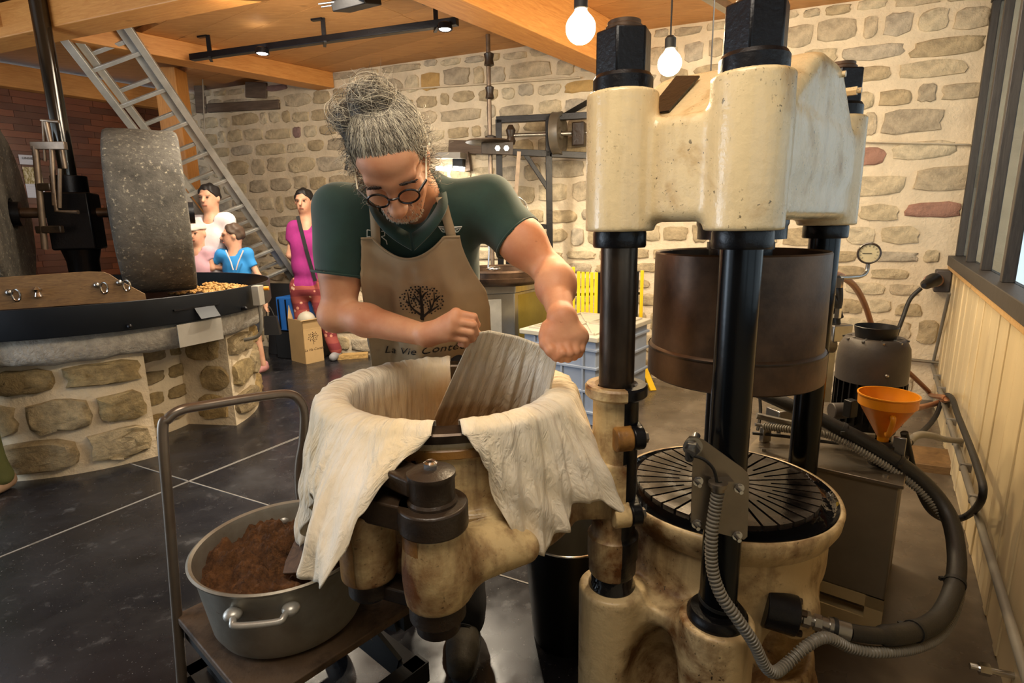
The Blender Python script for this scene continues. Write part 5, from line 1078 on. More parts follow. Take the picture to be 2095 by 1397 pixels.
n_.bump(w2, .10, .001, n_.bump(w1, .55, .007, n_.bump(w3, .6, .020))); n_.set(.85, 0, Sheen_Weight=.15)
tl_ = n_.n('ShaderNodeBsdfTranslucent'); tl_.inputs[0].default_value = (.82, .70, .50, 1); mx_ = n_.n('ShaderNodeMixShader'); mx_.inputs[0].default_value = .1
n_.l(n_.b.outputs[0], mx_.inputs[1]); n_.l(tl_.outputs[0], mx_.inputs[2]); n_.l(mx_.outputs[0], n_.t.nodes['Material Output'].inputs[0])
def interp(tab, x):
    if x <= tab[0][0]: return tab[0][1]
    for (a, b_), (c, d) in zip(tab, tab[1:]):
        if x <= c: f = (x - a) / (c - a); f = f * f * (3 - 2 * f) * .6 + f * .4; return b_ + (d - b_) * f
    return tab[-1][1]
fc_ = thing('filter_cloth', 'stained cream filter cloth draped over the rim of the iron tub', 'cloth', V((TC.x, TC.y, TR)))
def cloth_obj(name, fn, nu, nv, stain, wid=.5, parent=fc_):
    b = MB(); b.surf(fn, nu, nv); o = obj(name, b, 'filter_cloth', parent, 180, solid=.0022)
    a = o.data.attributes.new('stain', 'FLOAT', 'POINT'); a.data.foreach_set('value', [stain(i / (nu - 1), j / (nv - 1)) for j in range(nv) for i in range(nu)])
    a = o.data.attributes.new('cu', 'FLOAT', 'POINT'); a.data.foreach_set('value', [wid * i / (nu - 1) for j in range(nv) for i in range(nu)])
    a = o.data.attributes.new('cv', 'FLOAT', 'POINT'); a.data.foreach_set('value', [.17 * j / (nv - 1) + .07 * math.sin(5 * i / nu) for j in range(nv) for i in range(nu)]); return o
def flap(name, ta, drop, flare, seed, inz=.63, nu=170, nv=64, edge=.03):
    """cloth lying inside the tub, over the rim and down the outside; ta: angles, drop: [(u, length)], flare: [(u, outward)]"""
    ph = random.Random(seed); P_ = [ph.uniform(0, 6.3) for _ in range(8)]
    def fn(u, v_):
        t = R(ta[0] + (ta[1] - ta[0]) * u); L = max(interp(drop, u), .004); fl_ = interp(flare, u)
        inn = TR - inz; arc_ = .075; S = v_ * (inn + arc_ + L) if False else None
        # three stretches of v: inside wall, over the rim, hanging
        if v_ < .34: f = v_ / .34; r_ = .246 - .012 * (1 - f); z = inz + (TR + .004 - inz) * f; w = (1 - f) * .3 + .1; hang = 0
        elif v_ < .5:
            f = (v_ - .34) / .16; a = math.pi * f; r_ = .246 + (.324 - .246) * f; z = TR + .004 + .012 * math.sin(a); w = .2; hang = 0
        else:
            f = (v_ - .5) / .5; z = TR + .004 - L * f; r_ = .324 + fl_ * math.sin(min(f, 1) * 1.4); w = .25 + .9 * f; hang = f
        x = t * .3
        fold = .55 * math.sin(34 * t + P_[0] + 1.2 * math.sin(5 * t + P_[1]) + 1.3 * hang) + .35 * math.sin(71 * t + P_[2] - 2 * hang + 1.5 * math.sin(9 * t)) + .25 * math.sin(17 * t + P_[3] + 3 * z * 9)
        r_ += .011 * w * fold + .003 * math.sin(60 * z + 23 * t + P_[4]) * (.3 + hang)
        if .34 <= v_ < .5: z += .004 * (1 + fold) * .6
        if hang: z += .004 * math.sin(45 * t + P_[5]) * hang; t += .012 * hang * math.sin(30 * z + P_[6])
        return TC + V((r_ * math.cos(t), r_ * math.sin(t), z))
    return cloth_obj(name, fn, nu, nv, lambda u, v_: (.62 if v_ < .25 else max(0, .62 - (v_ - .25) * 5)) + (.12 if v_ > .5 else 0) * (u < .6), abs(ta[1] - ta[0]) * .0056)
def deg(tab, a0, a1): return [((d - a0) / (a1 - a0), l) for d, l in tab]
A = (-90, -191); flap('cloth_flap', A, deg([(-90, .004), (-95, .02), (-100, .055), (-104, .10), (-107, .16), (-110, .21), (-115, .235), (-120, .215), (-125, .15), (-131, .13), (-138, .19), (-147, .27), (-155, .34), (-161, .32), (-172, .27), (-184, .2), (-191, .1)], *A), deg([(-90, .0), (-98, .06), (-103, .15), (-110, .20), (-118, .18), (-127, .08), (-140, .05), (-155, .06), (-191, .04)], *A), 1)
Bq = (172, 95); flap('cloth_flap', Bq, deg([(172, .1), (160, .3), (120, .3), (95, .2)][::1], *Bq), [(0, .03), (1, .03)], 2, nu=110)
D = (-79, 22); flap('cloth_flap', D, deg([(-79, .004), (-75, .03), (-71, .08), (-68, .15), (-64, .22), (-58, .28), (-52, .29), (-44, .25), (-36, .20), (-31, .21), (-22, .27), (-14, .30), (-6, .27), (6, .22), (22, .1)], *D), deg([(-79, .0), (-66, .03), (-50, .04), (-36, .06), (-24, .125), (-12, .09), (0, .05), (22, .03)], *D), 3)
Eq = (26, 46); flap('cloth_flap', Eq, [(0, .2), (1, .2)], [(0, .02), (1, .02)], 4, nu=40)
# the flap pulled up between the two hands
def raised(u, v_):
    t = R(122 + (18 - 122) * u); lo = TC + V((.243 * math.cos(t), .243 * math.sin(t), .64))
    top = [P(968, 682, 1.385), P(1000, 676, 1.39), P(1060, 688, 1.36), P(1110, 707, 1.31), P(1140, 734, 1.265)]
    k = u * 4; i = min(int(k), 3); hi = top[i].lerp(top[i + 1], k - i)
    m = lo.lerp(hi, .45) + V((0, .03, 0)) * math.sin(math.pi * u); p = (1 - v_) ** 2 * lo + 2 * v_ * (1 - v_) * m + v_ * v_ * hi
    f = math.sin(math.pi * min(1, v_ * 1.02)) ** .7
    fold = .6 * math.sin(46 * u + 2.5 * v_ + 1.2 * math.sin(7 * u)) + .4 * math.sin(83 * u - 3 * v_) + .5 * math.sin(19 * u + 5 * v_)
    return p + V((.2, -1, .1)).normalized() * (.0055 * fold * (.35 + f))
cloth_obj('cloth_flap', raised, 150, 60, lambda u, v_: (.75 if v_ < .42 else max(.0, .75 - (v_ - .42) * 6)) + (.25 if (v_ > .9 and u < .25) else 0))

# ---------------------------------------------------------------- the man at the press
def skin_mat(name, c, c2):
    n = NT(name); v = n.coord(); a = n.noise(v, 9, 5, .6); f = n.noise(v, 160, 3, .6)
    cc = n.mix(n.ramp(a, [(.3, 0), (.7, 1)]), lin(c2), lin(c)); sp = n.ramp(n.noise(v, 42, 2, .5), [(.74, 0), (.78, .45)])
    n.col(n.mix(sp, cc, tuple(x * .5 for x in lin(c2)))); n.bump(f, .12, .002)
    n.set(.58, 0, Subsurface_Weight=.12, Subsurface_Scale=.012); n.b.inputs['Subsurface Radius'].default_value = (1, .35, .2); return n.m
skin_mat('skin', 'd29a72', 'b87550')
basic('shirt_green', '18362d', .85, 0, .25, 20, .25, 420, bd=.001, Sheen_Weight=.2)
basic('apron_linen', 'ae9777', .9, 0, .14, 9, .3, 500, bd=.001)
basic('trousers_black', '26262a', .85, 0, .3, 14, .3, 300, bd=.001)
basic('shoe_leather', '3a3428', .7, 0, .4, 20, .5, 60)
basic('lip', 'a8604c', .5); basic('brow_hair', '4a3a30', .8)
basic('hair_dark', '5a5044', .55, 0, .3, 30); basic('hair_grey', 'a09480', .5, 0, .3, 30); basic('hair_light', 'd8ccb2', .45, 0, .2, 30)
basic('glasses_frame', '1c1512', .25); basic('temple_cream', 'd8cdb0', .3); n_ = NT('lens'); n_.col((1, 1, 1)); n_.set(.02, 0, Transmission_Weight=1.0, IOR=1.05)
basic('print_white', 'd8d8cc', .8); basic('print_dark', '1f1712', .8)

mn = thing('person', 'man in green polo shirt and beige apron bending over the tub', 'person', (-.30, 1.72, 0))
SL, EL, WL = P(708, 440, 1.60), P(690, 640, 1.57), P(872, 686, 1.43)
SR, ER, WR = P(996, 425, 1.60), P(1126, 556, 1.50), P(1150, 652, 1.315)
SM = (SL + SR) / 2; G = V((-.285, 1.85, .97))
HC = P(800, 322, 1.36)
ry, rx, rz = R(-13), R(55), R(12)
MH = Matrix.Rotation(rz, 3, 'Z') @ Matrix.Rotation(rx, 3, 'X') @ Matrix.Rotation(ry, 3, 'Y')
# head space: x image-right, f forward (towards camera), u up
def hp(x, f, u): return HC + MH @ V((x, -f, u))
NB = SM.lerp(G, -.02) + V((0, -.03, .03))
B = Sdf((-.62, 1.14, .84), (.24, 1.98, 1.66), .0032)
MHn = MH
def hell(c, r_, k=.02, mode='u'): B.ell(hp(*c), (r_[0], r_[1], r_[2]), k, MHn, mode)
def hcap(a, c, r0, r1, k=.02, mode='u'): B.cap(hp(*a), hp(*c), r0, r1, k, mode)
hell((0, -.02, .03), (.077, .098, .092), .02); hell((0, .035, -.045), (.060, .062, .085), .04); hell((0, .03, .045), (.066, .066, .05), .03)
hell((0, .078, -.110), (.026, .020, .020), .03)
for s_ in (-1, 1):
    hcap((s_ * .056, .0, -.05), (s_ * .024, .07, -.105), .020, .018, .03); hell((s_ * .042, .073, -.030), (.024, .020, .024), .03)
    hcap((s_ * .012, .092, .024), (s_ * .048, .080, .024), .011, .009, .02); hell((s_ * .033, .106, .000), (.019, .016, .012), .012, 'c'); hell((s_ * .032, .083, -.001), (.0145, .0145, .0125), .006)
    hell((s_ * .079, -.008, -.01), (.010, .022, .032), .008); hell((s_ * .014, .112, -.041), (.0095, .011, .0085), .010)
hcap((0, .096, .014), (0, .126, -.034), .0095, .0150, .018); hell((0, .127, -.036), (.0145, .0125, .0125), .012)
hcap((-.020, .097, -.068), (.020, .097, -.068), .0075, .0075, .012); hcap((-.017, .096, -.079), (.017, .096, -.079), .008, .008, .012); hcap((-.02, .112, -.0735), (.02, .112, -.0735), .0025, .0025, .004, 'c')
B.cap(hp(0, -.035, -.05), NB, .062, .072, .035)
# torso kept inside the shirt
for f, rr in ((.18, (.16, .10, .14)), (.5, (.15, .11, .15)), (.85, (.15, .11, .14))): B.ell(SM.lerp(G, f), rr, .06)
for S_, E_, W_ in ((SL, EL, WL), (SR, ER, WR)):
    B.cap(SM.lerp(S_, .4), S_, .06, .058, .05); m = S_.lerp(E_, .5); B.cap(S_, m, .056, .052, .03); B.cap(m, E_, .052, .043, .03)
    fm = E_.lerp(W_, .35); B.cap(E_, fm, .043, .044, .02); B.cap(fm, W_, .044, .0285, .02)
B.ell(SL.lerp(EL, .55) + V((0, -.012, 0)), (.05, .05, .09), .04); B.ell(EL + V((-.01, .0, -.012)), (.042, .045, .04), .03)
B.ell(SR.lerp(ER, .6) + V((0, -.01, .01)), (.055, .055, .06), .04); B.ell(ER.lerp(WR, .3) + V((.012, 0, 0)), (.044, .05, .06), .03)
B.ell(WL + V((-.005, -.012, .012)), (.018, .016, .014), .015)
def finger(pts, rs, k=.0035):
    for a, c, r0, r1 in zip(pts, pts[1:], rs, rs[1:]): B.cap(a, c, r0, r1, k)
# hand pinching the cloth, back of the hand to the viewer
K = [P(933, 641, 1.385), P(930, 656, 1.375), P(927, 672, 1.375), P(921, 688, 1.385)]; PI = [P(969, 648, 1.385), P(968, 664, 1.372), P(963, 680, 1.372), P(951, 694, 1.38)]
DI = [P(976, 664, 1.40), P(974, 680, 1.39), P(967, 693, 1.39), P(952, 704, 1.395)]; TI = [P(966, 676, 1.42), P(963, 689, 1.41), P(955, 699, 1.41), P(942, 704, 1.41)]
for i in range(4):
    B.cap(WL.lerp(K[i], .1), K[i], .020, .0135, .022); finger([K[i], PI[i], DI[i], TI[i]], [.0118, .0100, .0088, .0078]); B.ell(K[i] + V((0, -.002, .002)), .0125, .005)
finger([WL.lerp(K[0], .35) + V((0, .02, .0)), P(932, 668, 1.43), P(962, 680, 1.425), P(979, 684, 1.405)], [.018, .0135, .0112, .0095], .012)
# the other fist
K = [P(1136, 700, 1.283), P(1154, 692, 1.285), P(1171, 689, 1.29), P(1189, 693, 1.30)]; PI = [P(1150, 722, 1.258), P(1164, 723, 1.262), P(1177, 719, 1.272), P(1187, 714, 1.285)]
DI = [P(1148, 733, 1.285), P(1162, 733, 1.29), P(1174, 729, 1.298), P(1184, 723, 1.305)]; TI = [P(1142, 722, 1.312), P(1155, 722, 1.315), P(1168, 719, 1.318), P(1178, 714, 1.32)]
for i in range(4):
    B.cap(WR, K[i], .024, .0145, .022); finger([K[i], PI[i], DI[i], TI[i]], [.0128, .0118, .0105, .0095], .003); B.ell(K[i], .0135, .006)
B.ell(P(1124, 688, 1.295), (.026, .024, .028), .018); B.ell(P(1176, 684, 1.305), (.03, .026, .022), .018)
finger([WR.lerp(K[0], .3) + V((-.026, .0, -.006)), P(1118, 702, 1.280), P(1127, 717, 1.264), P(1138, 731, 1.258)], [.021, .0165, .0132, .0108], .006)
B.plane((0, 0, .86), (0, 0, -1))
body = obj('body', B.mesh(), 'skin', mn, 180)
m = body.modifiers.new('smooth', 'SMOOTH'); m.factor = .5; m.iterations = 1

# shirt
S = Sdf((-.62, 1.26, .84), (.22, 2.06, 1.56), .006)
sd = (SR - SL).normalized(); sp_d = (SM - G).normalized(); MT = Matrix((sd, sp_d.cross(sd) * -1, sp_d)).transposed()
for f, rr in ((.10, (.165, .112, .10)), (.28, (.178, .128, .15)), (.55, (.168, .142, .16)), (.85, (.165, .14, .15)), (1.1, (.165, .13, .12))): S.ell(SM.lerp(G, f), rr, .06, MT)
for S_, E_, q, r1 in ((SL, EL, .62, .076), (SR, ER, .52, .070)):
    S.cap(SM.lerp(S_, .35) + V((0, 0, .0)), S_, .078, .075, .06); S.cap(S_, S_.lerp(E_, q + .1), .080, r1, .05)
S.cap(SM + V((0, .02, 0)), NB, .09, .082, .04)
X, Y_, Z_ = S.pts(tuple(slice(0, k) for k in S.n))
for S_, E_, q in ((SL, EL, .62), (SR, ER, .50)):
    d = (E_ - S_).normalized(); o_ = S_.lerp(E_, q); S.plane(o_, d, o_ + d * .09, .14 if S_ is SL else .13)
S.cap(NB + V((0, .01, -.03)), hp(0, -.03, -.05), .070, .066, .006, 'c'); S.ell(NB + V((.01, -.085, -.035)), (.045, .06, .06), .01, None, 'c')
S.wrinkle(.0030, 30, .5, ((.6, .3, 1), (-1, .3, .7), (.2, 1, .5)))
shirt = obj('polo_shirt', S.mesh(), 'shirt_green', mn, 180); m = shirt.modifiers.new('smooth', 'SMOOTH'); m.factor = .5; m.iterations = 3
# sleeve hems
for S_, E_, q, rr in ((SL, EL, .60, .0785), (SR, ER, .485, .072)):
    o_ = S_.lerp(E_, q); d = (E_ - S_).normalized(); x, y, _ = basis(d); b = MB(); b.tube([o_ + (x * math.cos(t) + y * math.sin(t)) * rr for t in [2 * math.pi * k / 36 for k in range(36)]], .0035, 6, closed=True); obj('sleeve_hem', b, 'shirt_green', shirt)
# collar
def band(pts, w, name, mat, parent, t=.003, up=(0, 0, 1)):
    p = cr(pts, 6); b = MB(); b.add([q for q in p] + [q + V(w) for q in p], [(i, i + 1, len(p) + i + 1, len(p) + i) for i in range(len(p) - 1)]); return obj(name, b, mat, parent, 180, solid=t)
def leaf(a, c, name='collar'):
    p, q = cr(a, 6), cr(c, 6); b = MB(); n = len(p); b.add(p + q, [(i, i + 1, n + i + 1, n + i) for i in range(n - 1)]); return obj(name, b, 'shirt_green', shirt, 180, solid=.004)
leaf([P(762, 395, 1.56), P(766, 418, 1.49), P(784, 442, 1.455), P(812, 462, 1.44), P(838, 476, 1.44)], [P(752, 398, 1.55), P(756, 428, 1.475), P(776, 462, 1.435), P(806, 490, 1.425), P(842, 512, 1.43)])
leaf([P(896, 385, 1.56), P(897, 412, 1.50), P(884, 438, 1.47), P(864, 462, 1.45), P(842, 478, 1.44)], [P(912, 388, 1.55), P(916, 418, 1.48), P(902, 450, 1.44), P(878, 482, 1.43), P(848, 512, 1.43)])

# apron: hangs in front of the shirt
rowp = [(486, 752, 944), (500, 751, 946), (520, 750, 952), (545, 748, 962), (575, 745, 977), (600, 743, 992), (640, 741, 999), (680, 739, 1000), (740, 737, 1002), (800, 735, 1005), (900, 732, 1008), (1000, 730, 1010)]
def lerp_row(py):
    for (a, l0, r0), (b_, l1, r1) in zip(rowp, rowp[1:]):
        if py <= b_: f = (py - a) / (b_ - a); return l0 + (l1 - l0) * f, r0 + (r1 - r0) * f
    return rowp[-1][1:]
NU, NR = 61, 56; gridp = []; prevy = None; prevz = None
ys = np.arange(1.28, 2.0, .004)
for j in range(NR):
    py = 484 + (960 - 484) * j / (NR - 1); l, r_ = lerp_row(py); row = []
    z = P(850, py, 1.6).z; x0, x1 = P(l, py, 1.58).x, P(r_, py, 1.58).x; cur = []
    for i in range(NU):
        u = i / (NU - 1); x = x0 + (x1 - x0) * u; d = S.at(np.stack([np.full_like(ys, x), ys, np.full_like(ys, max(z, .86))], 1)); hit = np.argmax(d < .008); y = ys[hit] if (d < .008).any() else 9
        cur.append(y)
    cur = np.array(cur); good = cur < 5; mn_ = cur[good].min() if good.any() else 1.7
    cur = np.where(good, cur, mn_ + .10); 
    for _ in range(4): cur[1:-1] = (cur[:-2] + 2 * cur[1:-1] + cur[2:]) / 4
    if prevy is not None: cur = np.minimum(cur, prevy + .70 * (prevz - z))
    prevy, prevz = cur.copy(), z
    for i in range(NU):
        u = i / (NU - 1); zz = z; wv = (.006 * math.sin(14 * u + 9 * (z - 1)) + .004 * math.sin(31 * u - 16 * z)) * min(1, j / 10)
        if j == 0: zz = z - .055 * math.sin(math.pi * min(1, max(0, (u - .12) / .72))) ** .8
        elif j < 14: zz = z - .055 * math.sin(math.pi * min(1, max(0, (u - .12) / .72))) ** .8 * (1 - j / 14)
        row.append(V((x0 + (x1 - x0) * u, cur[i] - .006 + wv, zz)))
    gridp.append(row)
b = MB(); b.add([q for rw_ in gridp for q in rw_], [(j * NU + i, j * NU + i + 1, (j + 1) * NU + i + 1, (j + 1) * NU + i) for j in range(NR - 1) for i in range(NU - 1)])
apron = obj('apron', b, 'apron_linen', mn, 180, solid=.003)
b = MB(); b.tube([q + V((0, -.002, 0)) for q in gridp[0]], .0028, 6); obj('apron_hem', b, 'apron_linen', apron)
GA = np.array([[tuple(q) for q in rw_] for rw_ in gridp])
def onapron(px, py, off=.004):                # point of the apron's face seen at px,py
    y = 1.5
    for _ in range(25):
        q = P(px, py, y); d = (GA[..., 0] - q.x) ** 2 + (GA[..., 2] - q.z) ** 2; k = np.unravel_index(np.argmin(d), d.shape); y += .6 * (GA[k][1] - y)
    return P(px, py, y - off)
pr_ = MB()
def dot(px, py, r_=.0028):
    c = onapron(px, py); pr_.add([c] + [c + V((r_ * math.cos(t), -.0002, r_ * math.sin(t))) for t in [2 * math.pi * k / 8 for k in range(8)]], [(0, k + 1, (k + 1) % 8 + 1) for k in range(8)])
rd = random.Random(9); pts = []
br = [((863, 655), (864, 640), (862, 615), (860, 600), (860, 587)), ((863, 645), (845, 632), (838, 620), (834, 598)), ((838, 620), (822, 614)), ((862, 622), (852, 610), (846, 600)), ((850, 611), (842, 611)), ((862, 612), (868, 602), (876, 595)), ((866, 648), (880, 634), (888, 616), (888, 598)), ((888, 616), (901, 604)), ((882, 632), (879, 613)), ((876, 640), (898, 625)), ((861, 602), (849, 591))]
def seg_d(p, a, c):
    p, a, c = V((*p, 0)), V((*a, 0)), V((*c, 0)); t = max(0, min(1, (p - a).dot(c - a) / max((c - a).length_squared, 1e-6))); return (p - a - (c - a) * t).length
tries = 0
while len(pts) < 135 and tries < 6000:
    tries += 1; t, q = rd.uniform(0, 6.283), math.sqrt(rd.random()); p = (862 + 46 * q * math.cos(t), 615 + 30 * q * math.sin(t))
    if all((p[0] - a) ** 2 + (p[1] - c) ** 2 > 24 for a, c in pts) and min(seg_d(p, a, c) for s_ in br for a, c in zip(s_, s_[1:])) > 3.5 and not (p[1] > 632 and 850 < p[0] < 876): pts.append(p)
for p in pts: dot(*p)
for s_ in br:
    w0 = .0062 if s_ is br[0] else .0036
    q = [onapron(*p) for p in s_]; q = cr(q, 4); n = len(q)
    for i in range(n - 1):
        a, c = q[i], q[i + 1]; d = (c - a).normalized(); sd_ = V((d.z, 0, -d.x)).normalized(); wa, wc = w0 * (1 - .7 * i / n), w0 * (1 - .7 * (i + 1) / n)
        pr_.add([a + sd_ * wa, a - sd_ * wa, c - sd_ * wc, c + sd_ * wc], [(0, 1, 2, 3)])
po_ = obj('tree_print', pr_, 'print_dark', apron, 0); po_['kind'] = 'stuff'
a0_, a1_ = onapron(786, 722, .008), onapron(960, 712, .008); dn = (onapron(860, 700, .008) - onapron(860, 730, .008)).normalized(); tx = text_mesh('La Vie Contée', .042, a0_, (a1_ - a0_), dn, 'print_dark', apron, 'apron_lettering', shear=.25, thick=.0002, align='LEFT', spacing=1.05)
for q in tx.data.vertices:
    w = q.co + ORG[mn.name]; d = (GA[..., 0] - w.x) ** 2 + (GA[..., 2] - w.z) ** 2; k = np.argsort(d, axis=None)[:4]; yy = sum(GA.reshape(-1, 3)[j][1] for j in k) / 4; q.co.y = yy - .006 - ORG[mn.name].y
# straps, shirt emblems
def surf_y(px, py, off):
    for y in np.arange(1.25, 1.9, .003):
        q = P(px, py, y)
        if S.at(np.array(q)) < off: return P(px, py, y - .001)
    return P(px, py, 1.6)
def strap(cl, w):
    L_, R_ = [surf_y(x - w, y, .007) for x, y in cl], [surf_y(x + w, y, .007) for x, y in cl]; b = MB(); n = len(cl); b.add(L_ + R_, [(i, i + 1, n + i + 1, n + i) for i in range(n - 1)]); return obj('apron_strap', b, 'apron_linen', apron, 180, solid=.003)
strap([(769, 508), (769, 490), (768, 470), (767, 450), (765, 430), (763, 412)], 9); strap([(927, 496), (922, 478), (918, 460), (912, 440), (907, 420), (900, 404)], 10)
em = MB()
def line(pts, w=.0014):
    q = [surf_y(x, y, .003) for x, y in pts]
    for a, c in zip(q, q[1:]): em.bar(a, c, w * 1.6, .001, (0, 1, 0))
for s_ in (-1, 1):
    for k in range(4): line([(921 + s_ * 5, 466 + k * 3), (921 + s_ * (24 - 4 * k), 463 + k * 3.2)])
    line([(921 + s_ * 5, 464), (921 + s_ * 24, 463), (921 + s_ * 16, 474), (921 + s_ * 5, 476)])
for p in ([(751, 470), (751, 498), (770, 498)], [(751, 470), (758, 471)], [(780, 473), (787, 473), (787, 482), (780, 484), (790, 492), (792, 500)], [(752, 484), (758, 484)], [(758, 488), (758, 498)]): line(p)
eo = obj('shirt_emblem', em, 'print_white', shirt, 0); eo['kind'] = 'stuff'

# glasses
gl = obj('glasses_bridge', MB().tube([hp(-.012, .121, .006), hp(0, .127, .010), hp(.012, .121, .006)], .0025, 8, sm=4), 'glasses_frame', mn)
gl.name = 'glasses'; ORG[gl.name] = ORG[mn.name]
for s_ in (-1, 1):
    c = hp(s_ * .0345, .117, .0); ex, eu = MH @ V((1, s_ * .12, 0)), MH @ V((0, .10, 1)); b = MB()
    b.tube([c + ex * (.0235 * math.cos(t)) + eu * (.0205 * math.sin(t)) for t in [2 * math.pi * k / 32 for k in range(32)]], .0024, 8, closed=True); obj('lens_rim', b, 'glasses_frame', gl)
    b = MB(); b.add([c] + [c + ex * (.023 * math.cos(t)) + eu * (.020 * math.sin(t)) for t in [2 * math.pi * k / 32 for k in range(32)]], [(0, k + 1, (k + 1) % 32 + 1) for k in range(32)]); obj('lens', b, 'lens', gl, 0, solid=.0012)
    b = MB(); b.bar(hp(s_ * .058, .113, .006), hp(s_ * .078, .085, .008), .003, .007, MH @ V((0, 0, 1))); obj('hinge', b, 'glasses_frame', gl, 20)
    b = MB(); b.bar(hp(s_ * .078, .085, .008), hp(s_ * .086, -.02, .012), .003, .006, MH @ V((0, 0, 1))); obj('temple', b, 'temple_cream', gl, 20)
# brows, beard, hair strands
rh = random.Random(12)
def strands(name, mat, lst, r_=.0007, n=3):
    b = MB()
    for p in lst: b.tube(p, lambda t: r_ * (1.1 - .7 * t), n, cap=False)
    o = obj(name, b, mat, mn, 180); o['kind'] = 'stuff'; return o
bl = []
for s_ in (-1, 1):
    for k in range(70):
        x = rh.uniform(.014, .052); a = (s_ * x, .1 - .25 * max(0, x - .02) ** 1.2, .024 + rh.uniform(-.004, .005)); bl.append([hp(*a), hp(a[0] + s_ * .006, a[1] + .004, a[2] + .002), hp(a[0] + s_ * .012, a[1] - .002, a[2])])
strands('eyebrow', 'brow_hair', bl, .0008)
def surf_head(x, u, f0=.16):
    for k in range(70):
        p = hp(x, f0 - .0025 * k, u)
        if B.at(np.array(p)) < .0005: return f0 - .0025 * k
    return .06
bd = {'hair_dark': [], 'hair_light': []}
for k in range(800):
    x, u = rh.uniform(-.052, .052), rh.uniform(-.132, -.05)
    if abs(x) < .022 and -.085 < u < -.06: continue
    if u > -.075 and abs(x) > .03: continue
    f = surf_head(x, u); d = V((x * 4 + rh.uniform(-.4, .4), .6, -1)).normalized() * rh.uniform(.003, .007); bd['hair_light' if rh.random() < .55 + (.3 if u < -.1 else 0) else 'hair_dark'].append([hp(x, f - .001, u), hp(x + d.x, f + d.y, u + d.z)])
for k, l in bd.items(): strands('beard', k, l, .0006)
BN = hp(-.006, -.048, .124)
h_ = Sdf(tuple(HC - V((.2, .2, .2))), tuple(HC + V((.2, .25, .3))), .005)
h_.ell(hp(0, -.025, .037), (.084, .104, .096), .02, MH); h_.ell(hp(0, -.05, -.01), (.085, .075, .075), .03, MH); h_.ell(BN, (.044, .042, .038), .03, MH); h_.ell(hp(-.066, -.045, .09), (.034, .034, .034), .03, MH); h_.cap(hp(-.006, -.05, .10), BN, .04, .03, .02)
# keep the hair behind the hairline
o_ = hp(0, .078, .038); nrm_ = MH @ V((0, -1, -.62)); h_.plane(o_, nrm_); 
h_.wrinkle(.0018, 120, 0, ((1, .2, .1), (.7, -.5, .2)))
cap_ = obj('hair_cap', h_.mesh(), 'hair_dark', mn, 180)
hs = {'hair_dark': [], 'hair_grey': [], 'hair_light': []}
def onhair(x, f, u, lift=.0):
    v = V((x, f, u)); c = V((0, -.025, .037)); d = v - c; k = math.sqrt((d.x / .086) ** 2 + (d.y / .106) ** 2 + (d.z / .098) ** 2); d = d / max(k, 1e-6) * (1 + lift); return c + d
for k in range(4200):
    a = rh.uniform(-1.75, 1.75)                      # around the forehead from ear to ear
    st0 = V((.078 * math.sin(a), .081 * math.cos(a) - .012, .041 - .075 * (1 - math.cos(a)) * .75 + rh.uniform(-.004, .010))); st0 = st0 + V((0, -.02, .02)) * rh.random() * 2.2
    en = V((-.006 + rh.uniform(-.028, .028), -.045 + rh.uniform(-.028, .028), .120)); path = []; ly = rh.uniform(.0, .05); wob = rh.uniform(0, 6.3)
    for i in range(8):
        t = i / 7; q = st0.lerp(en, t); q = onhair(q.x + .0025 * math.sin(9 * t + wob), q.y, q.z + .02 * math.sin(math.pi * t), ly + .02 * math.sin(math.pi * t)) if t < .85 else q; path.append(hp(q.x, q.y, q.z))
    r0 = rh.random(); hs['hair_light' if r0 < .36 else 'hair_grey' if r0 < .72 else 'hair_dark'].append(path)
for k in range(1500):                                  # coiled bun
    big_ = rh.random() < .68; c = BN if big_ else hp(-.068, -.045, .09); rr = rh.uniform(.026, .047) if big_ else rh.uniform(.016, .042); ax = V((rh.gauss(0, .5), rh.gauss(0, .5), rh.gauss(0, 1))).normalized(); x, y, _ = basis(ax); ph, ln = rh.uniform(0, 6.3), rh.uniform(1.2, 3.4); off = V((rh.gauss(0, .008), rh.gauss(0, .008), rh.gauss(0, .008)))
    path = [c + off + (x * math.cos(ph + ln * i / 8) + y * math.sin(ph + ln * i / 8)) * (rr * (1 + .12 * i / 8)) for i in range(9)]
    if rh.random() < .14: path.append(path[-1] + V((rh.gauss(0, .02), rh.gauss(0, .02), rh.uniform(-.01, .04))))
    r0 = rh.random(); hs['hair_light' if r0 < .45 else 'hair_grey' if r0 < .75 else 'hair_dark'].append(path)
for k in range(330):                                  # fly-away curls at temples and nape
    s_ = rh.choice((-1, -1, 1)); p0 = V((s_ * rh.uniform(.07, .088), rh.uniform(-.07, .045), rh.uniform(-.09, .07))); d = V((s_ * rh.uniform(.2, 1), rh.uniform(-.4, .2), rh.uniform(-1, .3))); L_ = rh.uniform(.02, .06); w = rh.uniform(0, 6.3); fr_ = rh.uniform(5, 12)
    path = [hp(*(p0 + d * (L_ * i / 7) + V((.008 * math.sin(fr_ * i / 7 + w), .008 * math.cos(fr_ * i / 7 + w), 0)))) for i in range(8)]; hs[rh.choice(('hair_light', 'hair_grey', 'hair_dark'))].append(path)
for k, l in hs.items(): strands('hair', k, l, .00065)

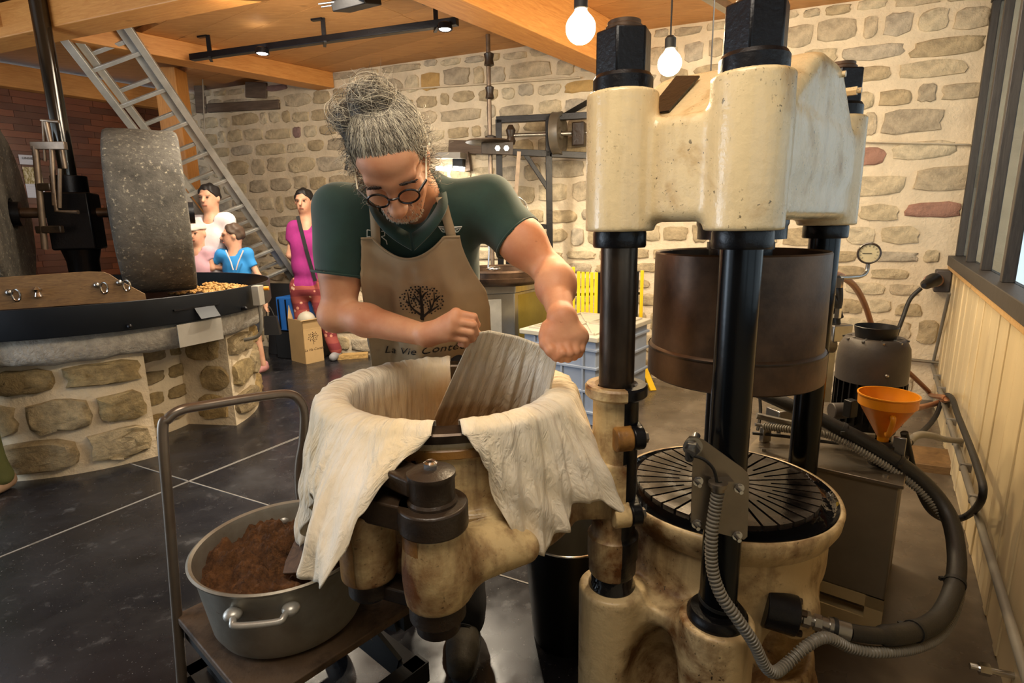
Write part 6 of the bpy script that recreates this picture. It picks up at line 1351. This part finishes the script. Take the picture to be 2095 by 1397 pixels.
# trousers and shoes
T = Sdf((-.62, 1.28, .02), (.12, 2.06, 1.02), .009)
hipL, hipR = G + V((-.09, 0, -.02)), G + V((.09, 0, -.02)); kR, aR = V((-.17, 1.80, .52)), P(952, 1300, 1.60); kL, aL = V((-.40, 1.86, .52)), V((-.42, 1.86, .10))
aR = V((aR.x, 1.60, .10))
for h0_, k0, a0__ in ((hipL, kL, aL), (hipR, kR, aR)):
    T.cap(h0_, k0, .10, .075, .05); T.cap(k0, a0__, .074, .062, .03); T.cap(a0__, a0__ - V((0, 0, .03)), .066, .07, .02)
T.ell(G, (.17, .13, .12), .05); T.wrinkle(.003, 40, 1.0, ((.3, .3, 1), (.6, -.4, .8)))
obj('trousers', T.mesh(), 'trousers_black', mn, 180)
for a0__, toe in ((aR, V((.01, -1, 0))), (aL, V((-.1, -1, 0)))):
    toe = toe.normalized(); q = Sdf(tuple(a0__ - V((.18, .3, .14))), tuple(a0__ + V((.18, .22, .12))), .006); h0_ = V((a0__.x, a0__.y + .05, .045)); t0_ = h0_ + toe * .23
    q.cap(h0_, h0_ + toe * .14, .042, .046, .02); q.cap(h0_ + toe * .14, t0_, .046, .038, .02); q.cap(V((a0__.x, a0__.y + .02, .11)), h0_ + toe * .06, .045, .05, .03); q.cap(h0_ + toe * .18 + V((0, 0, .01)), t0_ + V((0, 0, .0)), .045, .036, .02); q.plane((0, 0, .012), (0, 0, -1)); q.wrinkle(.0012, 90)
    sh_ = obj('shoe', q.mesh(), 'shoe_leather', mn, 180)
    q2 = MB(); sidev = V((-toe.y, toe.x, 0)); outl = [h0_ - toe * .05 + sidev * (.045 * s1) + toe * 0 for s1 in ()]
    pts_ = []
    for k in range(28):
        t = 2 * math.pi * k / 28; l_ = math.cos(t); pts_.append(h0_ + toe * (.09 + .175 * l_) + sidev * (.052 * math.sin(t) * (1.0 if l_ > 0 else .9)))
    q2.loft([[V((p.x, p.y, 0)) for p in pts_], [V((p.x, p.y, .022)) for p in pts_]]); obj('sole', q2, 'rubber', sh_, 40)
    for k in range(4): c = h0_ + toe * (.07 + .03 * k) + V((0, 0, .062 - .006 * k)); b = MB(); b.tube([c - sidev * .025, c + V((0, 0, .008)), c + sidev * .025], .003, 6); obj('lace', b, 'trousers_black', sh_)

# ---------------------------------------------------------------- visitors in the background
skin_mat('skin_pale', 'd8a98c', 'c08a6e')
def fig(label, J, h, top, bottom, hair, shoe, sleeve=.45, short=False, hs=1.0, yaw=0, bowed=0, cap=None, longleg=True):
    """standing visitor: one skin mesh, clothes as children. J: joints in world space"""
    foot = (J['fl'] + J['fr']) / 2; t = thing('person', label, 'person', V((foot.x, foot.y, 0))); g = 1.0 * h
    allp = list(J.values()); lo = V([min(p[i] for p in allp) - .22 for i in range(3)]); hi = V([max(p[i] for p in allp) + .22 for i in range(3)]); lo.z = -.02
    m3 = Matrix.Rotation(yaw, 3, 'Z') @ Matrix.Rotation(bowed, 3, 'X'); hc = J['head']; q = lambda x, f, u: hc + m3 @ V((x, -f, u)) * hs
    b = Sdf(lo, hi, .010); b.ell(hc + m3 @ V((0, .01, .02)) * hs, (.076 * hs, .092 * hs, .095 * hs), .02, m3); b.ell(q(0, .03, -.05), (.056 * hs, .06 * hs, .075 * hs), .03, m3); b.cap(q(0, .09, .01), q(0, .112, -.03), .009 * hs, .014 * hs, .015)
    for s_ in (-1, 1): b.ell(q(s_ * .078, -.005, -.005), (.012 * hs, .02 * hs, .03 * hs), .01, m3); b.cap(q(s_ * .015, .088, .025), q(s_ * .045, .078, .025), .010 * hs, .008 * hs, .015)
    nk = (J['sl'] + J['sr']) / 2; b.cap(q(0, -.02, -.05), nk, .058 * hs, .066 * hs, .03)
    hip = (J['hl'] + J['hr']) / 2; b.cap(nk - V((0, 0, .1 * g)), hip, .09 * g, .10 * g, .05)
    for a in 'lr':
        b.cap(J['s' + a], J['e' + a], .042 * g, .036 * g, .03); b.cap(J['e' + a], J['w' + a], .035 * g, .025 * g, .02); hd = J['w' + a]; d = (hd - J['e' + a]).normalized()
        b.cap(hd, hd + d * .05 * g, .028 * g, .026 * g, .02)
        for k in range(4): x, y, _ = basis(d); o_ = x * ((k - 1.5) * .016 * g); b.cap(hd + d * .05 * g + o_, hd + d * .10 * g + o_ + y * .015, .010 * g, .008 * g, .006)
        b.cap(hd + d * .015 * g, hd + d * .06 * g + basis(d)[0] * .04 * g, .012 * g, .010 * g, .008)
        b.cap(J['h' + a], J['k' + a], .065 * g, .05 * g, .03); b.cap(J['k' + a], J['f' + a] + V((0, 0, .07)), .05 * g, .034 * g, .02)
    bo = obj('body', b.mesh(), 'skin_pale', t, 180)
    for s_ in (-1, 1):
        e = MB(); e.ell(q(s_ * .031, .088, .004), (.013 * hs, .008 * hs, .006 * hs), 10, 6); obj('eye', e, 'brow_hair', bo)
    e = MB(); e.tube([q(-.02, .088, -.068), q(0, .096, -.066), q(.02, .088, -.068)], .005 * hs, 6); obj('mouth', e, 'lip', bo)
    c = Sdf(lo, hi, .012); c.cap(J['sl'], J['sr'], .07 * g, .07 * g, .04); c.ell(nk.lerp(hip, .3), (.165 * g, .115 * g, .17 * g), .05); c.ell(nk.lerp(hip, .65), (.15 * g, .115 * g, .17 * g), .05); c.ell(hip, (.155 * g, .12 * g, .11 * g), .04)
    for a in 'lr':
        sv = Sdf(lo, hi, .012); sv.cap(J['s' + a], J['s' + a].lerp(J['e' + a], sleeve + .1), .062 * g, .060 * g, .03); d = (J['e' + a] - J['s' + a]).normalized(); sv.plane(J['s' + a].lerp(J['e' + a], sleeve), d); hh = np.maximum(.03 - np.abs(c.d - sv.d), 0) / .03; c.d = np.minimum(c.d, sv.d) - hh * hh * .0075
    c.cap(nk + V((0, -.02, .02)), nk + V((0, -.02, .1)), .07 * g, .075 * g, .01, 'c'); c.plane(hip - V((0, 0, .07 * g)), (0, 0, -1)); c.wrinkle(.003, 26)
    to = obj('top', c.mesh(), top, t, 180)
    d_ = Sdf(lo, hi, .012); d_.ell(hip - V((0, 0, .03)), (.15 * g, .12 * g, .11 * g), .04)
    for a in 'lr':
        d_.cap(J['h' + a], J['k' + a], .088 * g, .072 * g, .04)
        if not short: d_.cap(J['k' + a], J['f' + a] + V((0, 0, .09)), .07 * g, .06 * g, .03)
        else: d_.plane(J['h' + a].lerp(J['k' + a], .85), (0, 0, -1), J['k' + a] - V((0, 0, .05)), .12)
    d_.wrinkle(.003, 30, 2); obj('trousers' if not short else 'shorts', d_.mesh(), bottom, t, 180)
    for a in 'lr':
        f = J['f' + a]; sh = Sdf(tuple(f - V((.2, .25, .02))), tuple(f + V((.2, .2, .2))), .008); dv_ = V((math.sin(yaw) * .6, -1, 0)).normalized(); sh.cap(f + V((0, .04, .045)), f + dv_ * .10 * g + V((0, 0, .04)), .042 * g, .04 * g, .02); sh.cap(f + V((0, .03, .08)), f + V((0, .0, .05)), .042 * g, .042 * g, .02); sh.plane((0, 0, .0), (0, 0, -1)); obj('shoe', sh.mesh(), shoe, t, 180)
    if hair:
        e = Sdf(tuple(hc - V((.2, .2, .2))), tuple(hc + V((.2, .2, .2))), .008); e.ell(hc + m3 @ V((0, .018, .03)) * hs, (.086 * hs, .102 * hs, .10 * hs), .02, m3); e.plane(q(0, .07, .065), m3 @ V((0, -1, -.75))); e.wrinkle(.003, 90); obj('hair', e.mesh(), hair, t, 180)
    if cap:
        e = Sdf(tuple(hc - V((.25, .25, .25))), tuple(hc + V((.25, .25, .25))), .008); e.ell(hc + m3 @ V((0, .01, .045)) * hs, (.092 * hs, .108 * hs, .09 * hs), .02, m3); e.plane(q(0, 0, .045), m3 @ V((0, 0, -1))); e.cap(q(0, .07, .05), q(0, .15, .035), .05 * hs, .03 * hs, .02); e.plane(q(0, 0, .028), m3 @ V((0, 0, -1))); obj('sun_hat', e.mesh(), cap, t, 180)
    return t, q
basic('top_magenta', 'a02a7c', .85, 0, .2, 14, .2, 200); basic('top_white', 'd8cfd2', .85, 0, .12, 14, .2, 200); basic('top_blue', '2f8fd8', .8, 0, .15, 10); basic('top_pink', 'd9a9b4', .85, 0, .15, 14)
n_ = NT('pattern_trousers'); v_ = n_.coord(); vo = n_.n('ShaderNodeTexVoronoi', i_Scale=16.0); n_.l(v_, vo.inputs['Vector']); wv = n_.n('ShaderNodeTexWave', i_Scale=2.3, i_Distortion=1.0, bands_direction='Z'); n_.l(v_, wv.inputs[0])
n_.col(n_.mix(n_.ramp(wv.outputs[0], [(.45, 0), (.55, 1)]), n_.mix(n_.ramp(vo.outputs['Distance'], [(.25, 0), (.3, 1)]), lin('c98a72'), lin('7c2f34')), n_.mix(n_.ramp(vo.outputs['Distance'], [(.2, 0), (.26, 1)]), lin('d9b79a'), lin('94463f')))); n_.set(.85)
basic('shorts_navy', '23252e', .85); basic('hair_black', '1b1514', .6); basic('hair_brown', '4f3d30', .6); basic('hat_white', 'd6cfc0', .85); basic('sneaker_grey', '8e8e92', .8, 0, .2, 30); basic('sandal_pink', 'b77f7c', .7); basic('bag_black', '1a1a1c', .6); basic('clog_tan', '9c8068', .7); basic('trousers_green', '55592e', .85, 0, .2, 12, .2, 200)
def jts(Y, **k): return {a: (P(*v, Y) if len(v) == 2 else P(v[0], v[1], v[2])) for a, v in k.items()}
YW = 5.52
J = jts(YW, head=(622, 412), sl=(602, 466), sr=(655, 462), el=(594, 522), er=(672, 520), wl=(612, 552, 5.66), wr=(648, 552, 5.66), hl=(611, 585), hr=(644, 583), kl=(618, 655), kr=(650, 650), fl=(628, 733), fr=(688, 727))
for a in 'lr': J['f' + a].z = 0
J['kr'] = J['hr'].lerp(J['fr'], .5); J['kl'] = J['hl'].lerp(J['fl'], .5)
w, q = fig('woman in magenta top and patterned maroon trousers standing by the stone wall', J, 1.0, 'top_magenta', 'pattern_trousers', 'hair_black', 'sneaker_grey', .5)
b = MB(); a, c = P(609, 442, YW - .10), P(645, 575, YW - .16); b.bar(a, a.lerp(c, .5) + V((0, -.015, 0)), .035, .004, (0, 1, 0)); b.bar(a.lerp(c, .5) + V((0, -.015, 0)), c, .035, .004, (0, 1, 0)); obj('bag_strap', b, 'bag_black', w, 20)
J = jts(5.08, head=(428, 405), sl=(404, 455), sr=(464, 450), el=(394, 520), er=(474, 515), wl=(405, 560), wr=(462, 560), hl=(412, 575), hr=(450, 573), kl=(420, 640), kr=(455, 640), fl=(430, 716), fr=(462, 716))
for a in 'lr': J['f' + a].z = 0
fig('man in white t-shirt with short dark hair behind the mill', J, .98, 'top_white', 'shorts_navy', 'hair_black', 'sneaker_grey', .5)
YB = 5.0
J = jts(YB, head=(476, 482), sl=(454, 522), sr=(506, 520), el=(424, 545), er=(529, 566), wl=(462, 549), wr=(542, 622), hl=(480, 612), hr=(510, 612), kl=(490, 675), kr=(520, 675), fl=(500, 742), fr=(538, 738))
for a in 'lr': J['f' + a].z = 0
J['fl'] = J['hl'].copy(); J['fl'].z = 0; J['fl'].x += .03; J['fr'].y = J['hr'].y; J['kl'] = J['hl'].lerp(J['fl'], .5); J['kr'] = J['hr'].lerp(J['fr'], .5)
bo_, q = fig('boy in bright blue t-shirt leaning on the mill pan', J, .74, 'top_blue', 'shorts_navy', 'hair_brown', 'sandal_pink', .55, True, .86, R(-62))
for s_ in (-1, 1):
    b = MB(); b.tube([P(480 + s_ * 18, 512, YB - .10), P(480 + s_ * 8, 535, YB - .125), P(480 + s_ * 3, 552, YB - .12)], .006, 6); obj('white_stripe', b, 'top_white', bo_)
hq = P(549, 640, YB); bg_ = thing('black_bag', 'small black paper bag held by the boy in blue', 'bag', hq - V((0, 0, .2)))
b = MB(); b.hull8([hq + V((-.05, -.02, -.20)), hq + V((.09, -.02, -.20)), hq + V((.09, .03, -.20)), hq + V((-.05, .03, -.20))], [hq + V((-.04, -.01, -.03)), hq + V((.07, -.01, -.03)), hq + V((.07, .02, -.03)), hq + V((-.04, .02, -.03))]); obj('bag_body', b, 'bag_black', bg_, 20)
b = MB(); b.tube([hq + V((-.02, 0, -.03)), hq + V((-.01, 0, .04)), hq + V((.02, 0, .05)), hq + V((.05, 0, -.03))], .005, 6, sm=4); obj('bag_handle', b, 'bag_black', bg_)
J = jts(4.96, head=(403, 478), sl=(388, 515), sr=(426, 515), el=(380, 552), er=(434, 548), wl=(395, 560), wr=(418, 560), hl=(395, 600), hr=(420, 600), kl=(398, 670), kr=(424, 670), fl=(405, 750), fr=(428, 750))
for a in 'lr': J['f' + a].z = 0; 
for a in 'lr': J['f' + a].x, J['f' + a].y = J['h' + a].x, J['h' + a].y; J['k' + a] = J['h' + a].lerp(J['f' + a], .5)
fig('child in white sun hat and pink top half hidden by the millstone', J, .68, 'top_pink', 'shorts_navy', None, 'sandal_pink', .5, True, .84, 0, 0, 'hat_white')
# visitor whose leg shows at the edge of the view
f0 = FL(2, 1006, 0); base = V((f0.x, f0.y - .03, 0)); L_ = lambda x, y, z: base + V((x - .13, y, z))
J = dict(head=L_(-.02, .02, 1.55), sl=L_(-.19, 0, 1.34), sr=L_(.15, 0, 1.34), el=L_(-.24, .02, 1.08), er=L_(.17, .10, 1.08), wl=L_(-.22, -.1, .88), wr=L_(.08, .1, .86), hl=L_(-.11, 0, .86), hr=L_(.07, 0, .86), kl=L_(-.12, -.01, .46), kr=L_(.10, -.01, .46), fl=L_(-.14, .03, 0), fr=L_(.135, .03, 0))
fig('person in wide olive green trousers and tan clogs standing beside the mill', J, 1.0, 'top_white', 'trousers_green', 'hair_brown', 'clog_tan', .5)
